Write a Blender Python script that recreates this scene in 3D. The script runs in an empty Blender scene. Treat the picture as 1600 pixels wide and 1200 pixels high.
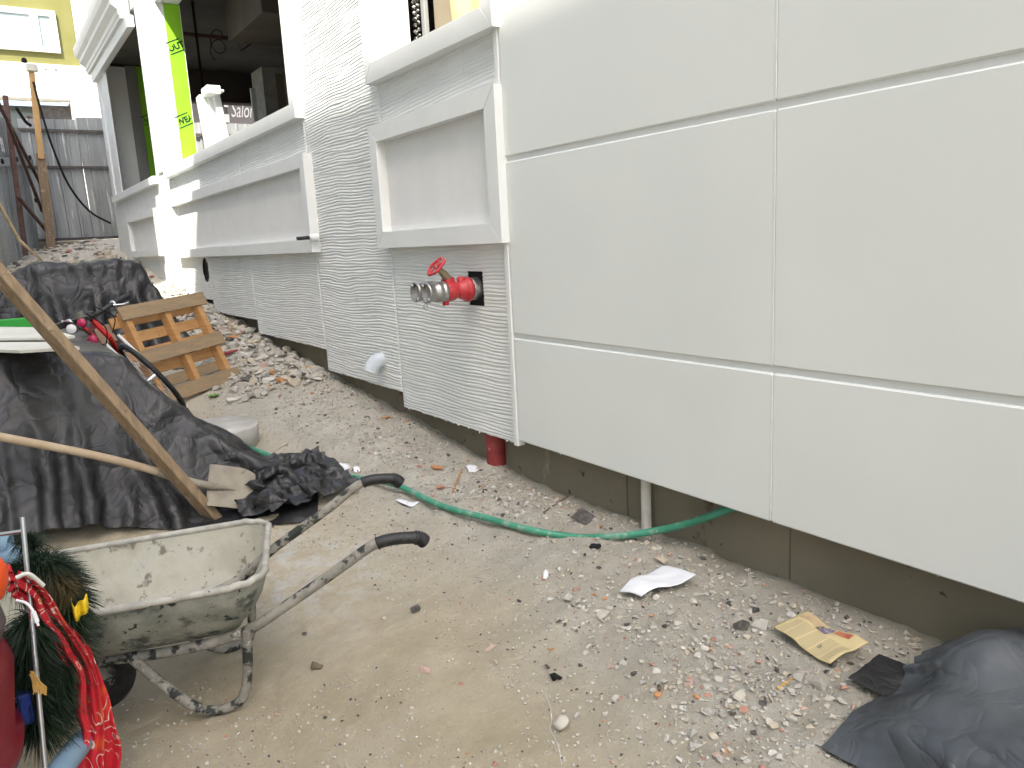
import bpy, bmesh, math, random
import numpy as np
from mathutils import Vector, Matrix, Quaternion
random.seed(7); RNG = np.random.default_rng(7)
SC = bpy.context.scene; COL = SC.collection
R = math.radians

# ------------------------------------------------------------------ camera
F, CX, CY = 1200.437, 800.0, 600.0                 # focal length and centre in photo pixels
RW = np.array([[0.82245197, -0.14774966, 0.54931119], [-0.5665087, -0.1255139, 0.81444101], [-0.05138719, -0.98102818, -0.18693063]])
CAM = np.array([0.0, 0.0, 1.5])
cd = bpy.data.cameras.new('camera'); cam = bpy.data.objects.new('camera', cd); COL.objects.link(cam)
cd.sensor_width = 36; cd.lens = 36 * F / 1600; cd.clip_start = 0.05; cd.clip_end = 400
mw = Matrix.Identity(4)
for r_ in range(3):
    mw[r_][0] = RW[r_, 0]; mw[r_][1] = -RW[r_, 1]; mw[r_][2] = -RW[r_, 2]; mw[r_][3] = CAM[r_]
cam.matrix_world = mw; SC.camera = cam

# ------------------------------------------------------------------ light
SUN = Vector((1.0, 1.2, -2.0)).normalized()
ld = bpy.data.lights.new('sun', 'SUN'); ld.energy = 4.0; ld.angle = R(0.53); ld.color = (1.0, 0.94, 0.84)
so = bpy.data.objects.new('sun', ld); COL.objects.link(so); so.rotation_mode = 'QUATERNION'
so.rotation_quaternion = SUN.to_track_quat('-Z', 'Y'); so.location = (0, 0, 30)
W = bpy.data.worlds.new('World'); SC.world = W; W.use_nodes = True
wt = W.node_tree; wt.nodes.clear()
sky = wt.nodes.new('ShaderNodeTexSky'); sky.sky_type = 'NISHITA'; sky.sun_disc = False
sky.sun_elevation = math.asin(-SUN.z); sky.sun_rotation = math.atan2(-SUN.x, -SUN.y)
sky.air_density = 1.0; sky.dust_density = 4.0; sky.ozone_density = 0.6
hs = wt.nodes.new('ShaderNodeHueSaturation'); hs.inputs['Saturation'].default_value = 0.95
bg = wt.nodes.new('ShaderNodeBackground'); bg.inputs[1].default_value = 0.15
wo = wt.nodes.new('ShaderNodeOutputWorld')
wt.links.new(sky.outputs[0], hs.inputs['Color']); wt.links.new(hs.outputs[0], bg.inputs[0]); wt.links.new(bg.outputs[0], wo.inputs[0])
SC.view_settings.view_transform = 'Standard'; SC.view_settings.look = 'None'
SC.view_settings.exposure = 1.74; SC.view_settings.gamma = 1.0

# ------------------------------------------------------------------ numeric helpers
def ray(px, py): return RW @ np.array([px - CX, py - CY, F])
def py_(px, py, y): r = ray(px, py); return CAM + r * y / r[1]          # the point of that sight line at depth y
def px_(px, py, x): r = ray(px, py); return CAM + r * (x - CAM[0]) / r[0]
def pz(px, py, z): r = ray(px, py); return CAM + r * (z - CAM[2]) / r[2]
def ss(a, b, x):
    t = np.clip((x - a) / (b - a), 0, 1); return t * t * (3 - 2 * t)
def vnoise(x, y, seed=0):
    x = np.asarray(x, float); y = np.asarray(y, float)
    xi = np.floor(x).astype(np.int64); yi = np.floor(y).astype(np.int64)
    fx = x - xi; fy = y - yi; fx = fx * fx * (3 - 2 * fx); fy = fy * fy * (3 - 2 * fy)
    def h(a, b):
        n = (a * 374761393 + b * 668265263 + seed * 1274126177) & 0x7fffffff
        n = ((n ^ (n >> 13)) * 1274126177) & 0x7fffffff
        return ((n ^ (n >> 16)) & 0xffff) / 65535.0
    return (h(xi, yi) * (1 - fx) + h(xi + 1, yi) * fx) * (1 - fy) + (h(xi, yi + 1) * (1 - fx) + h(xi + 1, yi + 1) * fx) * fy
def fbm(x, y, o=4, seed=0):
    s = 0; a = .5; f = 1.0
    for k in range(o):
        s = s + a * (vnoise(np.asarray(x) * f + 17 * k, np.asarray(y) * f + 31 * k, seed + k) - .5); a *= .5; f *= 2.03
    return s
GY = [-6, 0, 3, 4, 5, 6.4, 8.2, 10, 14, 19, 24, 60]; GZ = [-.05, 0, 0, .04, .15, .27, .45, .68, 1.15, 1.76, 1.9, 1.9]
def gbase(x, y): return np.interp(y, GY, GZ) + .13 * ss(1.2, 2.35, x) - .12 * ss(1.3, .2, x) * ss(5, 3, y)
def ground(x, y):
    near = ss(26, 18, np.asarray(y, float)) * ss(-12, -6, np.asarray(x, float))
    bank = ss(1.1, 2.2, x)
    return gbase(x, y) + near * (.05 * fbm(x * 1.3, y * 1.3, 2, 3) + (.03 + .05 * bank) * fbm(x * 5, y * 5, 3, 5) + .012 * fbm(x * 22, y * 22, 2, 9))
def G(x, y): return float(ground(np.float64(x), np.float64(y)))
def gp(px, py, h=0.0):
    r = ray(px, py); t = np.linspace(.4, 30, 6000) / np.linalg.norm(r)
    P = CAM + t[:, None] * r; d = P[:, 2] - ground(P[:, 0], P[:, 1]) - h
    i = int(np.argmax(d < 0)); return P[i]

# ------------------------------------------------------------------ materials
def lin(r, g, b): return tuple(((c / 255) / 12.92 if c / 255 <= .04045 else ((c / 255 + .055) / 1.055) ** 2.4) for c in (r, g, b))
class NT:
    def __init__(s, name):
        s.m = bpy.data.materials.new(name); s.m.use_nodes = True; s.t = s.m.node_tree
        s.b = s.t.nodes['Principled BSDF']; s.tc = s.n('ShaderNodeTexCoord')
    def n(s, k, **kw):
        x = s.t.nodes.new(k)
        for a, v in kw.items(): setattr(x, a, v)
        return x
    def l(s, a, b): s.t.links.new(a, b)
    def coord(s, stretch=(1, 1, 1), rot=(0, 0, 0)):
        mp = s.n('ShaderNodeMapping'); mp.inputs['Scale'].default_value = stretch; mp.inputs['Rotation'].default_value = rot
        s.l(s.tc.outputs['Object'], mp.inputs['Vector']); return mp.outputs[0]
    def noise(s, scale, detail=5, stretch=(1, 1, 1), rough=.55, dist=0):
        x = s.n('ShaderNodeTexNoise'); x.inputs['Scale'].default_value = scale; x.inputs['Detail'].default_value = detail
        x.inputs['Roughness'].default_value = rough; x.inputs['Distortion'].default_value = dist
        s.l(s.coord(stretch), x.inputs['Vector']); return x.outputs[0]
    def vor(s, scale, feature='F1', stretch=(1, 1, 1), warp=0):
        x = s.n('ShaderNodeTexVoronoi'); x.feature = feature; x.inputs['Scale'].default_value = scale
        c = s.coord(stretch)
        if warp:
            nz = s.n('ShaderNodeTexNoise'); nz.inputs['Scale'].default_value = 2.5; s.l(c, nz.inputs['Vector'])
            mx = s.n('ShaderNodeVectorMath', operation='MULTIPLY_ADD'); mx.inputs[1].default_value = (warp,) * 3
            s.l(nz.outputs['Color'], mx.inputs[0]); s.l(c, mx.inputs[2]); c = mx.outputs[0]
        s.l(c, x.inputs['Vector']); return x.outputs['Distance']
    def ramp(s, v, lo, hi):
        x = s.n('ShaderNodeMapRange'); x.interpolation_type = 'SMOOTHSTEP'
        x.inputs['From Min'].default_value = lo; x.inputs['From Max'].default_value = hi; s.l(v, x.inputs['Value']); return x.outputs[0]
    def mix(s, f, a, b):
        x = s.n('ShaderNodeMix', data_type='RGBA')
        s.l(f, x.inputs[0]) if not isinstance(f, (int, float)) else setattr(x.inputs[0], 'default_value', f)
        for v, i in ((a, 6), (b, 7)):
            if isinstance(v, tuple): x.inputs[i].default_value = (*v[:3], 1)
            else: s.l(v, x.inputs[i])
        return x.outputs[2]
    def math(s, op, a, b=0.0):
        x = s.n('ShaderNodeMath', operation=op)
        for v, i in ((a, 0), (b, 1)):
            if isinstance(v, (int, float)): x.inputs[i].default_value = v
            else: s.l(v, x.inputs[i])
        return x.outputs[0]
    def bump(s, h, strength=.5, dist=.01, prev=None):
        x = s.n('ShaderNodeBump'); x.inputs['Strength'].default_value = strength; x.inputs['Distance'].default_value = dist
        s.l(h, x.inputs['Height'])
        if prev: s.l(prev, x.inputs['Normal'])
        s.l(x.outputs[0], s.b.inputs['Normal']); return x.outputs[0]
    def color(s, c): 
        if isinstance(c, tuple): s.b.inputs['Base Color'].default_value = (*c[:3], 1)
        else: s.l(c, s.b.inputs['Base Color'])
    def set(s, rough=.6, metal=0.0, spec=.5):
        s.b.inputs['Roughness'].default_value = rough; s.b.inputs['Metallic'].default_value = metal
        s.b.inputs['Specular IOR Level'].default_value = spec; return s.m
def mat(name, c1, c2=None, scale=6, lo=.35, hi=.65, rough=.65, metal=0.0, spots=(), bumps=(), stretch=(1, 1, 1), spec=.4):
    t = NT(name); c = c1
    if c2: c = t.mix(t.ramp(t.noise(scale, 6, stretch), lo, hi), c1, c2)
    for (col, sc, a, b, *st) in spots: c = t.mix(t.ramp(t.noise(sc, 6, st[0] if st else (1, 1, 1), .6), a, b), c, col)
    t.color(c); p = None
    for (kind, sc, strg, dist, *st) in bumps:
        h = t.noise(sc, 5, st[0] if st else (1, 1, 1)) if kind == 'n' else t.vor(sc, stretch=st[0] if st else (1, 1, 1), warp=.12)
        p = t.bump(h, strg, dist, p)
    return t.set(rough, metal, spec)
M = {}
M['white_flat'] = mat('white_painted_panel', (.70, .735, .715), (.735, .765, .745), 1.1, .3, .7, .62, bumps=[('n', 160, .06, .002), ('n', 3, .05, .01)], spots=[((.68, .715, .695), 1.7, .60, .85), ((.60, .61, .58), 55, .76, .80)])
M['white_ridge'] = mat('white_combed_render', (.71, .735, .715), (.755, .775, .76), 3, .3, .7, .75, bumps=[('n', 130, .12, .002)], spots=[((.62, .62, .59), 5, .62, .8)])
M['white_trim'] = mat('white_trim_paint', (.715, .74, .725), (.75, .77, .76), 4, .3, .7, .6, bumps=[('n', 90, .08, .002)])
M['white_stipple'] = mat('white_stippled_render', (.72, .73, .715), (.76, .765, .75), 4, .3, .7, .7, bumps=[('n', 55, .35, .004), ('n', 8, .1, .01)])
M['concrete'] = mat('plinth_concrete', (.19, .172, .125), (.235, .212, .155), 1.6, .3, .7, .88, bumps=[('n', 35, .2, .006), ('n', 6, .15, .02)], spots=[((.10, .085, .06), 3.5, .62, .72), ((.06, .052, .038), 14, .64, .70), ((.25, .23, .185), 2.2, .60, .8), ((.12, .10, .07), 1.3, .64, .74, (1, 1.6, .10)), ((.31, .285, .23), 5, .62, .72, (1, 1, .5))])
M['concrete_grey'] = mat('grey_concrete', (.36, .35, .32), (.46, .45, .42), 7, .3, .7, .85, bumps=[('n', 60, .3, .005), ('n', 12, .2, .01)], spots=[((.55, .54, .5), 9, .6, .7), ((.2, .19, .17), 16, .66, .73)])
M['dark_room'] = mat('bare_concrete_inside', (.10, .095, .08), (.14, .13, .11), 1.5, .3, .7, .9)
M['dark_brown'] = mat('dark_beam', (.05, .04, .034), (.07, .055, .045), 2, .3, .7, .8)
M['green_board'] = mat('green_sheathing_board', (.20, .50, .015), (.24, .55, .02), 2, .3, .7, .55)
M['ink'] = mat('black_print', (.012, .02, .008), rough=.7)
M['pale_board'] = mat('pale_gypsum_board', (.66, .72, .58), (.72, .76, .66), 5, rough=.8)
M['black'] = mat('black_void', (.008, .008, .008), rough=.9)
M['black_rubber'] = mat('black_rubber', (.014, .014, .015), (.03, .03, .03), 30, .4, .7, .55, bumps=[('n', 60, .2, .003)])
M['red_paint'] = mat('red_valve_paint', (.40, .02, .03), (.48, .05, .055), 20, .3, .7, .38, spots=[((.55, .36, .33), 30, .60, .74)], bumps=[('n', 60, .15, .002)])
M['red_pipe'] = mat('dull_red_pipe', (.20, .022, .025), (.28, .05, .045), 12, .35, .7, .6, spots=[((.34, .2, .16), 20, .62, .72)], bumps=[('n', 40, .1, .003)])
M['alu'] = mat('cast_aluminium', (.40, .40, .39), (.26, .26, .25), 30, .4, .7, .38, .85, bumps=[('n', 80, .1, .002)])
M['brass'] = mat('dull_brass', (.30, .24, .15), (.22, .18, .12), 30, rough=.5, metal=.6)
M['grey_pvc'] = mat('grey_pvc', (.50, .56, .60), (.58, .63, .66), 12, rough=.4, spots=[((.7, .7, .68), 20, .62, .72)])
M['white_pvc'] = mat('dusty_white_pvc', (.56, .54, .48), (.64, .62, .57), 14, rough=.55, spots=[((.34, .3, .23), 9, .6, .75)])
M['hose'] = mat('green_hose', (.035, .22, .13), (.06, .28, .18), 9, .3, .7, .45, spots=[((.26, .36, .28), 14, .50, .68), ((.42, .42, .36), 45, .68, .73)], bumps=[('n', 30, .1, .003)])
M['tray_in'] = mat('cement_caked_tray_inside', (.33, .315, .25), (.46, .445, .36), 5, .3, .7, .8, spots=[((.36, .35, .30), 5, .50, .66), ((.17, .15, .115), 15, .58, .66), ((.58, .57, .52), 5, .60, .72), ((.20, .18, .14), 40, .66, .72)], bumps=[('n', 22, .3, .01), ('n', 90, .2, .004)])
M['tray_out'] = mat('cement_caked_tray_outside', (.20, .21, .17), (.30, .30, .25), 9, .35, .65, .75, spots=[((.06, .068, .06), 11, .50, .66), ((.42, .42, .37), 7, .60, .70), ((.02, .03, .025), 30, .60, .66)], bumps=[('n', 28, .4, .01), ('n', 110, .2, .004)])
M['barrow_tube'] = mat('cement_splashed_tube', (.30, .285, .24), (.19, .18, .15), 14, .35, .65, .75, spots=[((.028, .032, .028), 19, .50, .58), ((.5, .48, .44), 14, .62, .7)], bumps=[('n', 60, .4, .006)])
M['grip'] = mat('black_grip', (.012, .012, .013), (.03, .03, .03), 40, .5, .7, .45, bumps=[('n', 50, .1, .003)])
M['timber'] = mat('weathered_timber', (.30, .215, .13), (.215, .155, .095), 7, .35, .65, .8, stretch=(6, 6, .7), spots=[((.42, .36, .27), 10, .60, .72), ((.13, .09, .055), 26, .64, .70)], bumps=[('n', 30, .4, .004, (5, 5, .5))])
M['handle_wood'] = mat('dusty_handle_wood', (.40, .30, .19), (.48, .38, .26), 9, .3, .7, .75, spots=[((.28, .2, .12), 14, .62, .72)], bumps=[('n', 50, .15, .003)])
M['shovel_steel'] = mat('dusty_shovel_steel', (.31, .28, .215), (.23, .205, .165), 9, .35, .7, .75, .1, spots=[((.16, .14, .11), 24, .63, .7), ((.5, .46, .38), 6, .6, .7)], bumps=[('n', 40, .2, .004)])
M['pallet_new'] = mat('orange_pallet_wood', (.42, .215, .075), (.50, .285, .12), 6, .3, .7, .75, stretch=(1, 1, 6), spots=[((.24, .11, .04), 18, .66, .72)], bumps=[('n', 30, .2, .004, (1, 1, 6))])
M['pallet_old'] = mat('greyed_pallet_wood', (.25, .19, .12), (.33, .235, .135), 5, .3, .7, .8, stretch=(1, 1, 7), spots=[((.15, .12, .09), 12, .62, .7)], bumps=[('n', 30, .3, .004, (1, 1, 7))])
M['cream_board'] = mat('cream_board', (.55, .54, .47), (.62, .61, .54), 3, rough=.7, spots=[((.42, .4, .33), 7, .62, .74)])
M['green_plastic'] = mat('green_plastic_sheet', (.03, .34, .04), rough=.5)
M['galv'] = mat('galvanised_sheet', (.35, .365, .36), (.25, .262, .26), 2.5, .35, .65, .5, .35, stretch=(1, 1, .25), spots=[((.62, .63, .62), 9, .58, .66, (1, 1, .06)), ((.17, .17, .165), 5, .62, .75, (1, 1, .2)), ((.22, .16, .11), 6, .70, .78, (1, 1, .25))], bumps=[('n', 5, .1, .02)])  # pale vertical streaks paint the white highlights of the ribs
M['galv_old'] = mat('dull_galvanised_sheet', (.24, .245, .23), (.30, .305, .29), 2.5, .35, .65, .6, .25, stretch=(1, 1, .25), spots=[((.16, .13, .10), 6, .66, .75, (1, 1, .3))], bumps=[('n', 5, .1, .02)])
M['rust'] = mat('rusty_steel', (.085, .045, .038), (.13, .075, .06), 12, .3, .7, .8, .2, bumps=[('n', 60, .2, .004)])
M['dark_steel'] = mat('dark_steel_rail', (.07, .065, .06), (.11, .1, .095), 10, rough=.6, metal=.3)
M['yellow_wall'] = mat('yellow_painted_wall', (.155, .152, .045), (.175, .17, .055), 1.5, rough=.8)
M['white_wall'] = mat('white_cladding', (.72, .72, .70), (.78, .78, .76), 1, rough=.7)
M['wall_opposite'] = mat('pale_render', (.62, .60, .55), (.68, .66, .61), .6, rough=.85)
M['glass'] = mat('window_glass', (.20, .27, .27), (.30, .36, .36), .7, rough=.12, spec=.8)
M['dark_glass'] = mat('dark_glass', (.10, .13, .14), (.16, .19, .2), 1.2, rough=.12, spec=.8)
M['sign_grey'] = mat('shop_sign_grey', (.15, .135, .135), rough=.6)
M['white_letter'] = mat('white_lettering', (.8, .8, .78), rough=.6)
M['tan_roll'] = mat('tan_wrapped_roll', (.62, .45, .20), (.68, .52, .27), 2, rough=.6)
M['taupe'] = mat('taupe_board', (.22, .185, .13), rough=.8)
M['fur_black'] = mat('black_braid', (.012, .012, .012), (.32, .32, .3), 60, .5, .55, .8)
M['gloss_red'] = mat('red_plastic', (.135, .007, .013), (.16, .01, .018), 3, rough=.32)
M['orange'] = mat('orange_plastic', (.62, .07, .012), rough=.35)
M['grey_rubber'] = mat('brown_grey_felt', (.10, .075, .075), rough=.8)
M['steel_rod'] = mat('steel_rod', (.42, .43, .42), rough=.35, metal=.8)
M['pale_blue'] = mat('pale_blue_foam', (.17, .27, .35), (.20, .31, .40), 6, rough=.6)
M['deep_blue'] = mat('blue_plastic', (.012, .035, .22), rough=.5)
M['needle'] = mat('dark_green_tinsel', (.004, .012, .005), (.012, .030, .009), 14, .3, .7, .55)
M['needle_brown'] = mat('brown_tinsel', (.10, .06, .02), (.05, .05, .015), 14, .3, .7, .7)
M['yellow'] = mat('yellow_ribbon', (.72, .50, .015), rough=.5)
M['straw'] = mat('straw_tassel', (.50, .30, .08), rough=.8)
M['white_plastic'] = mat('white_plastic', (.75, .75, .74), rough=.4)
M['paper'] = mat('white_paper', (.76, .78, .80), (.70, .72, .74), 6, rough=.7)
M['kraft'] = mat('brown_block', (.20, .13, .085), rough=.8)
M['bike_black'] = mat('bike_black', (.012, .012, .013), rough=.35)
M['bike_red'] = mat('bike_red', (.52, .015, .02), rough=.3)
M['bike_white'] = mat('bike_white', (.68, .68, .68), rough=.3)
M['lens_red'] = mat('red_reflector', (.42, .02, .08), rough=.2)
M['chrome'] = mat('chrome', (.7, .7, .7), rough=.15, metal=1)
M['st_grey'] = mat('rubble_grey', (.34, .328, .29), (.42, .405, .36), 25, rough=.9)
M['st_light'] = mat('rubble_pale', (.47, .445, .38), (.39, .37, .315), 25, rough=.9)
M['st_white'] = mat('plaster_white', (.54, .525, .475), rough=.9)
M['st_beige'] = mat('rubble_beige', (.47, .42, .33), (.40, .355, .275), 25, rough=.9)
M['st_brick'] = mat('brick_chip', (.37, .18, .125), (.42, .25, .19), 30, rough=.9)
M['st_orange'] = mat('orange_chip', (.46, .25, .11), (.42, .21, .10), 30, rough=.9)
M['st_dark'] = mat('dark_chip', (.06, .055, .05), (.12, .11, .10), 30, rough=.9)
M['st_pink'] = mat('pink_chip', (.42, .31, .26), rough=.9)
M['twig'] = mat('dry_twig', (.13, .10, .07), (.2, .16, .11), 20, rough=.9)
M['leaf'] = mat('green_leaf', (.09, .26, .03), rough=.6)

def tarp_mat(name, dark, dust, seed=0.0, dlo=.50, dhi=.78):
    t = NT(name)
    c = t.mix(t.ramp(t.noise(1.7, 6, rough=.65), dlo, dhi), dark, dust)
    c = t.mix(t.ramp(t.noise(9, 6, rough=.7), .60, .78), c, tuple(v * 1.25 for v in dust))
    t.color(c)
    def ridge(sc, det, st=(1, 1, 1), dist=.6):
        return t.math('POWER', t.math('ABSOLUTE', t.math('MULTIPLY', t.math('SUBTRACT', t.noise(sc, det, st, .5, dist), .5), 4.0)), .55)
    p = t.bump(ridge(2.6, 2), .24, .05); p = t.bump(ridge(6.5, 2, (1, 1, .8), 1.0), .22, .022, p); p = t.bump(t.noise(40, 4), .12, .004, p)
    rr = t.n('ShaderNodeMapRange'); rr.inputs['To Min'].default_value = .26; rr.inputs['To Max'].default_value = .56
    t.l(t.noise(3, 4), rr.inputs['Value']); m = t.set(.5, 0, .45); t.l(rr.outputs[0], t.b.inputs['Roughness']); return m
M['tarp'] = tarp_mat('black_polythene', (.020, .020, .021), (.060, .060, .058))
M['tarp_blue'] = tarp_mat('blue_black_polythene', (.040, .047, .054), (.085, .095, .103), dlo=.40, dhi=.72)

def scarf_mat():
    t = NT('red_patterned_cloth')
    v = t.vor(16, 'F1', (1, 1, 1), .1); w = t.math('PINGPONG', t.math('MULTIPLY', v, 3.3), .5)
    ring = t.ramp(w, .40, .46); zone = t.ramp(t.noise(5.5, 2), .47, .53)
    c = t.mix(t.ramp(t.noise(4, 2), .55, .6), (.50, .012, .022), (.62, .10, .012))
    c = t.mix(t.math('MULTIPLY', ring, zone), c, (.66, .52, .42))
    c = t.mix(t.math('MULTIPLY', t.ramp(v, .16, .10), t.ramp(t.noise(7, 1), .5, .52)), c, (.22, .06, .22))
    c = t.mix(t.math('MULTIPLY', t.ramp(v, .12, .08), t.ramp(t.noise(9, 1), .54, .56)), c, (.62, .42, .03))
    t.color(c); t.bump(t.noise(60, 3), .15, .004); return t.set(.75)
M['scarf'] = scarf_mat()

def ground_mat():
    t = NT('sandy_ground')
    a = t.n('ShaderNodeAttribute'); a.attribute_name = 'stain'
    sp = t.n('ShaderNodeSeparateColor'); t.l(a.outputs['Color'], sp.inputs[0])
    beige = t.mix(t.ramp(t.noise(3.5, 8, rough=.7), .32, .68), (.54, .46, .315), (.66, .58, .425))
    grey = t.mix(t.ramp(t.noise(5, 8, rough=.7), .3, .7), (.47, .44, .36), (.59, .56, .48))
    c = t.mix(sp.outputs[0], beige, grey)
    c = t.mix(t.math('MULTIPLY', sp.outputs[1], t.ramp(t.noise(11, 8, rough=.75), .42, .62)), c, (.68, .66, .60))
    c = t.mix(t.ramp(t.noise(42, 6, rough=.85), .57, .72), c, (.30, .265, .195))
    c = t.mix(t.ramp(t.noise(75, 4, rough=.85), .60, .70), c, (.66, .63, .56))
    c = t.mix(t.ramp(t.noise(170, 3, rough=.8), .64, .74), c, (.24, .215, .16))
    c = t.mix(t.math('MULTIPLY', t.ramp(t.noise(2.1, 6, rough=.7), .58, .74), .6), c, (.37, .32, .23))
    t.color(c)
    p = t.bump(t.noise(14, 10, rough=.82), .9, .03); p = t.bump(t.noise(70, 5, rough=.85), .9, .010, p); p = t.bump(t.noise(190, 3, rough=.8), .6, .004, p)
    return t.set(.95, 0, .2)
M['ground'] = ground_mat()

def news_mat():
    t = NT('newsprint')
    tc = t.tc.outputs['UV']; sx = t.n('ShaderNodeSeparateXYZ'); t.l(tc, sx.inputs[0])
    u, v = sx.outputs[0], sx.outputs[1]
    line = t.ramp(t.math('PINGPONG', t.math('MULTIPLY', v, 46), 1.0), .40, .60)
    colm = t.ramp(t.math('PINGPONG', t.math('MULTIPLY', u, 5.0), .5), .05, .08)
    body = t.math('MULTIPLY', t.math('MULTIPLY', line, colm), t.ramp(v, .62, .60))
    inner = t.math('MULTIPLY', t.math('MULTIPLY', t.ramp(u, .06, .065), t.ramp(u, .94, .935)), t.ramp(v, .05, .055))
    c = t.mix(t.math('MULTIPLY', t.math('MULTIPLY', body, inner), .55), (.52, .43, .23), (.16, .15, .11)); t.color(c)
    return t.set(.85)
M['news'] = news_mat()

# ------------------------------------------------------------------ mesh building
ORG = {}
class MB:
    def __init__(s): s.v = []; s.f = []; s.mi = []; s.smooth = []
    def add(s, vs, fs, smooth=False, mi=0):
        o = len(s.v); s.v += [tuple(map(float, p)) for p in vs]
        for f in fs: s.f.append([i + o for i in f]); s.mi.append(mi); s.smooth.append(smooth)
        return s
    def box(s, a, b, ch=.003, mi=0, T=None):
        a = np.array(a, float); b = np.array(b, float); lo = np.minimum(a, b); hi = np.maximum(a, b)
        c = min(ch, .3 * float((hi - lo).min())); vs = []; ix = {}
        for i in (0, 1):
            for j in (0, 1):
                for k in (0, 1):
                    p = np.array([hi[0] if i else lo[0], hi[1] if j else lo[1], hi[2] if k else lo[2]])
                    sg = np.array([-1 if i else 1, -1 if j else 1, -1 if k else 1])
                    for ax in range(3):
                        q = p + sg * c; q[ax] = p[ax]; ix[(i, j, k, ax)] = len(vs); vs.append(q)
        fs = []
        for ax in range(3):
            o1, o2 = [q for q in range(3) if q != ax]
            for sd in (0, 1):
                def key(u, w): kk = [0, 0, 0]; kk[ax] = sd; kk[o1] = u; kk[o2] = w; return tuple(kk)
                loop = [ix[key(u, w) + (ax,)] for u, w in ((0, 0), (1, 0), (1, 1), (0, 1))]
                fs.append(loop)
        for ax in range(3):                                 # edge chamfers
            o1, o2 = [q for q in range(3) if q != ax]
            for u in (0, 1):
                for w in (0, 1):
                    k0 = [0, 0, 0]; k0[o1] = u; k0[o2] = w; k1 = list(k0); k1[ax] = 1
                    fs.append([ix[tuple(k0) + (o1,)], ix[tuple(k1) + (o1,)], ix[tuple(k1) + (o2,)], ix[tuple(k0) + (o2,)]])
        for i in (0, 1):
            for j in (0, 1):
                for k in (0, 1): fs.append([ix[(i, j, k, 0)], ix[(i, j, k, 1)], ix[(i, j, k, 2)]])
        vs = np.array(vs)
        if T is not None: vs = T(vs)
        return s.add(vs, fs, False, mi)
    def tube(s, pts, r, n=12, caps=True, mi=0, smooth=True, closed=False):
        P = [np.array(p, float) for p in pts]; N = len(P); rr = r if hasattr(r, '__len__') else [r] * N
        T = []
        for i in range(N):
            a = P[(i - 1) % N] if (closed or i > 0) else P[i]; b = P[(i + 1) % N] if (closed or i < N - 1) else P[i]
            d = b - a; T.append(d / (np.linalg.norm(d) + 1e-12))
        up = np.array([0, 0, 1.0]) if abs(T[0][2]) < .9 else np.array([1.0, 0, 0])
        u = np.cross(T[0], up); u /= np.linalg.norm(u); vs = []
        for i in range(N):
            u = u - T[i] * np.dot(u, T[i]); u /= np.linalg.norm(u) + 1e-12; w = np.cross(T[i], u)
            for k in range(n):
                t = 2 * math.pi * k / n; vs.append(P[i] + rr[i] * (math.cos(t) * u + math.sin(t) * w))
        fs = []; M_ = N if closed else N - 1
        for i in range(M_):
            for k in range(n):
                a = i * n + k; b = i * n + (k + 1) % n; j = (i + 1) % N
                fs.append([a, b, j * n + (k + 1) % n, j * n + k])
        s.add(vs, fs, smooth, mi)
        if caps and not closed: s.add(vs[:n], [list(range(n))[::-1]], False, mi); s.add(vs[-n:], [list(range(n))], False, mi)
        return s
    def bar(s, a, b, w, h, roll=0, mi=0, ch=.003, side=None):
        a = np.array(a, float); b = np.array(b, float); d = b - a; L = np.linalg.norm(d); d /= L
        up = np.array([0, 0, 1.0]) if abs(d[2]) < .95 else np.array([0, 1.0, 0])
        if side is not None: up = np.array(side, float)
        x = np.cross(up, d); x /= np.linalg.norm(x); y = np.cross(d, x)
        c, sn = math.cos(roll), math.sin(roll); x, y = c * x + sn * y, -sn * x + c * y
        return s.box((-w / 2, -h / 2, 0), (w / 2, h / 2, L), ch, mi, T=lambda v: a + v[:, :1] * x + v[:, 1:2] * y + v[:, 2:] * d)
    def lathe(s, base, axis, prof, n=24, mi=0, smooth=True):
        base = np.array(base, float); ax = np.array(axis, float); ax /= np.linalg.norm(ax)
        up = np.array([0, 0, 1.0]) if abs(ax[2]) < .9 else np.array([1.0, 0, 0])
        u = np.cross(ax, up); u /= np.linalg.norm(u); w = np.cross(ax, u); vs = []
        for (r, h) in prof:
            for k in range(n):
                t = 2 * math.pi * k / n; vs.append(base + ax * h + r * (math.cos(t) * u + math.sin(t) * w))
        fs = [[i * n + k, i * n + (k + 1) % n, (i + 1) * n + (k + 1) % n, (i + 1) * n + k] for i in range(len(prof) - 1) for k in range(n)]
        return s.add(vs, fs, smooth, mi)
    def grid(s, P, smooth=True, mi=0, mask=None):
        P = np.asarray(P, float); m, n = P.shape[:2]
        fs = [[i * n + j, i * n + j + 1, (i + 1) * n + j + 1, (i + 1) * n + j] for i in range(m - 1) for j in range(n - 1) if mask is None or mask[i, j]]
        return s.add(P.reshape(-1, 3), fs, smooth, mi)
    def build(s, name, mats, parent=None, root=None, recalc=True):
        V = np.array(s.v, float)
        if parent is None and root is None:
            lo = V.min(0); hi = V.max(0); org = np.array([(lo[0] + hi[0]) / 2, (lo[1] + hi[1]) / 2, lo[2]])
        else: org = ORG[(parent or root).name]
        me = bpy.data.meshes.new(name); me.from_pydata((V - org).tolist(), [], s.f)
        mats = mats if isinstance(mats, (list, tuple)) else [mats]
        for m_ in mats: me.materials.append(M[m_] if isinstance(m_, str) else m_)
        me.polygons.foreach_set('material_index', s.mi); me.polygons.foreach_set('use_smooth', s.smooth)
        if recalc:
            b = bmesh.new(); b.from_mesh(me); bmesh.ops.recalc_face_normals(b, faces=b.faces); b.to_mesh(me); b.free()
        me.update(); o = bpy.data.objects.new(name, me); COL.objects.link(o)
        if parent is None: o.location = org
        else: o.parent = parent
        ORG[o.name] = org; return o
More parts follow.
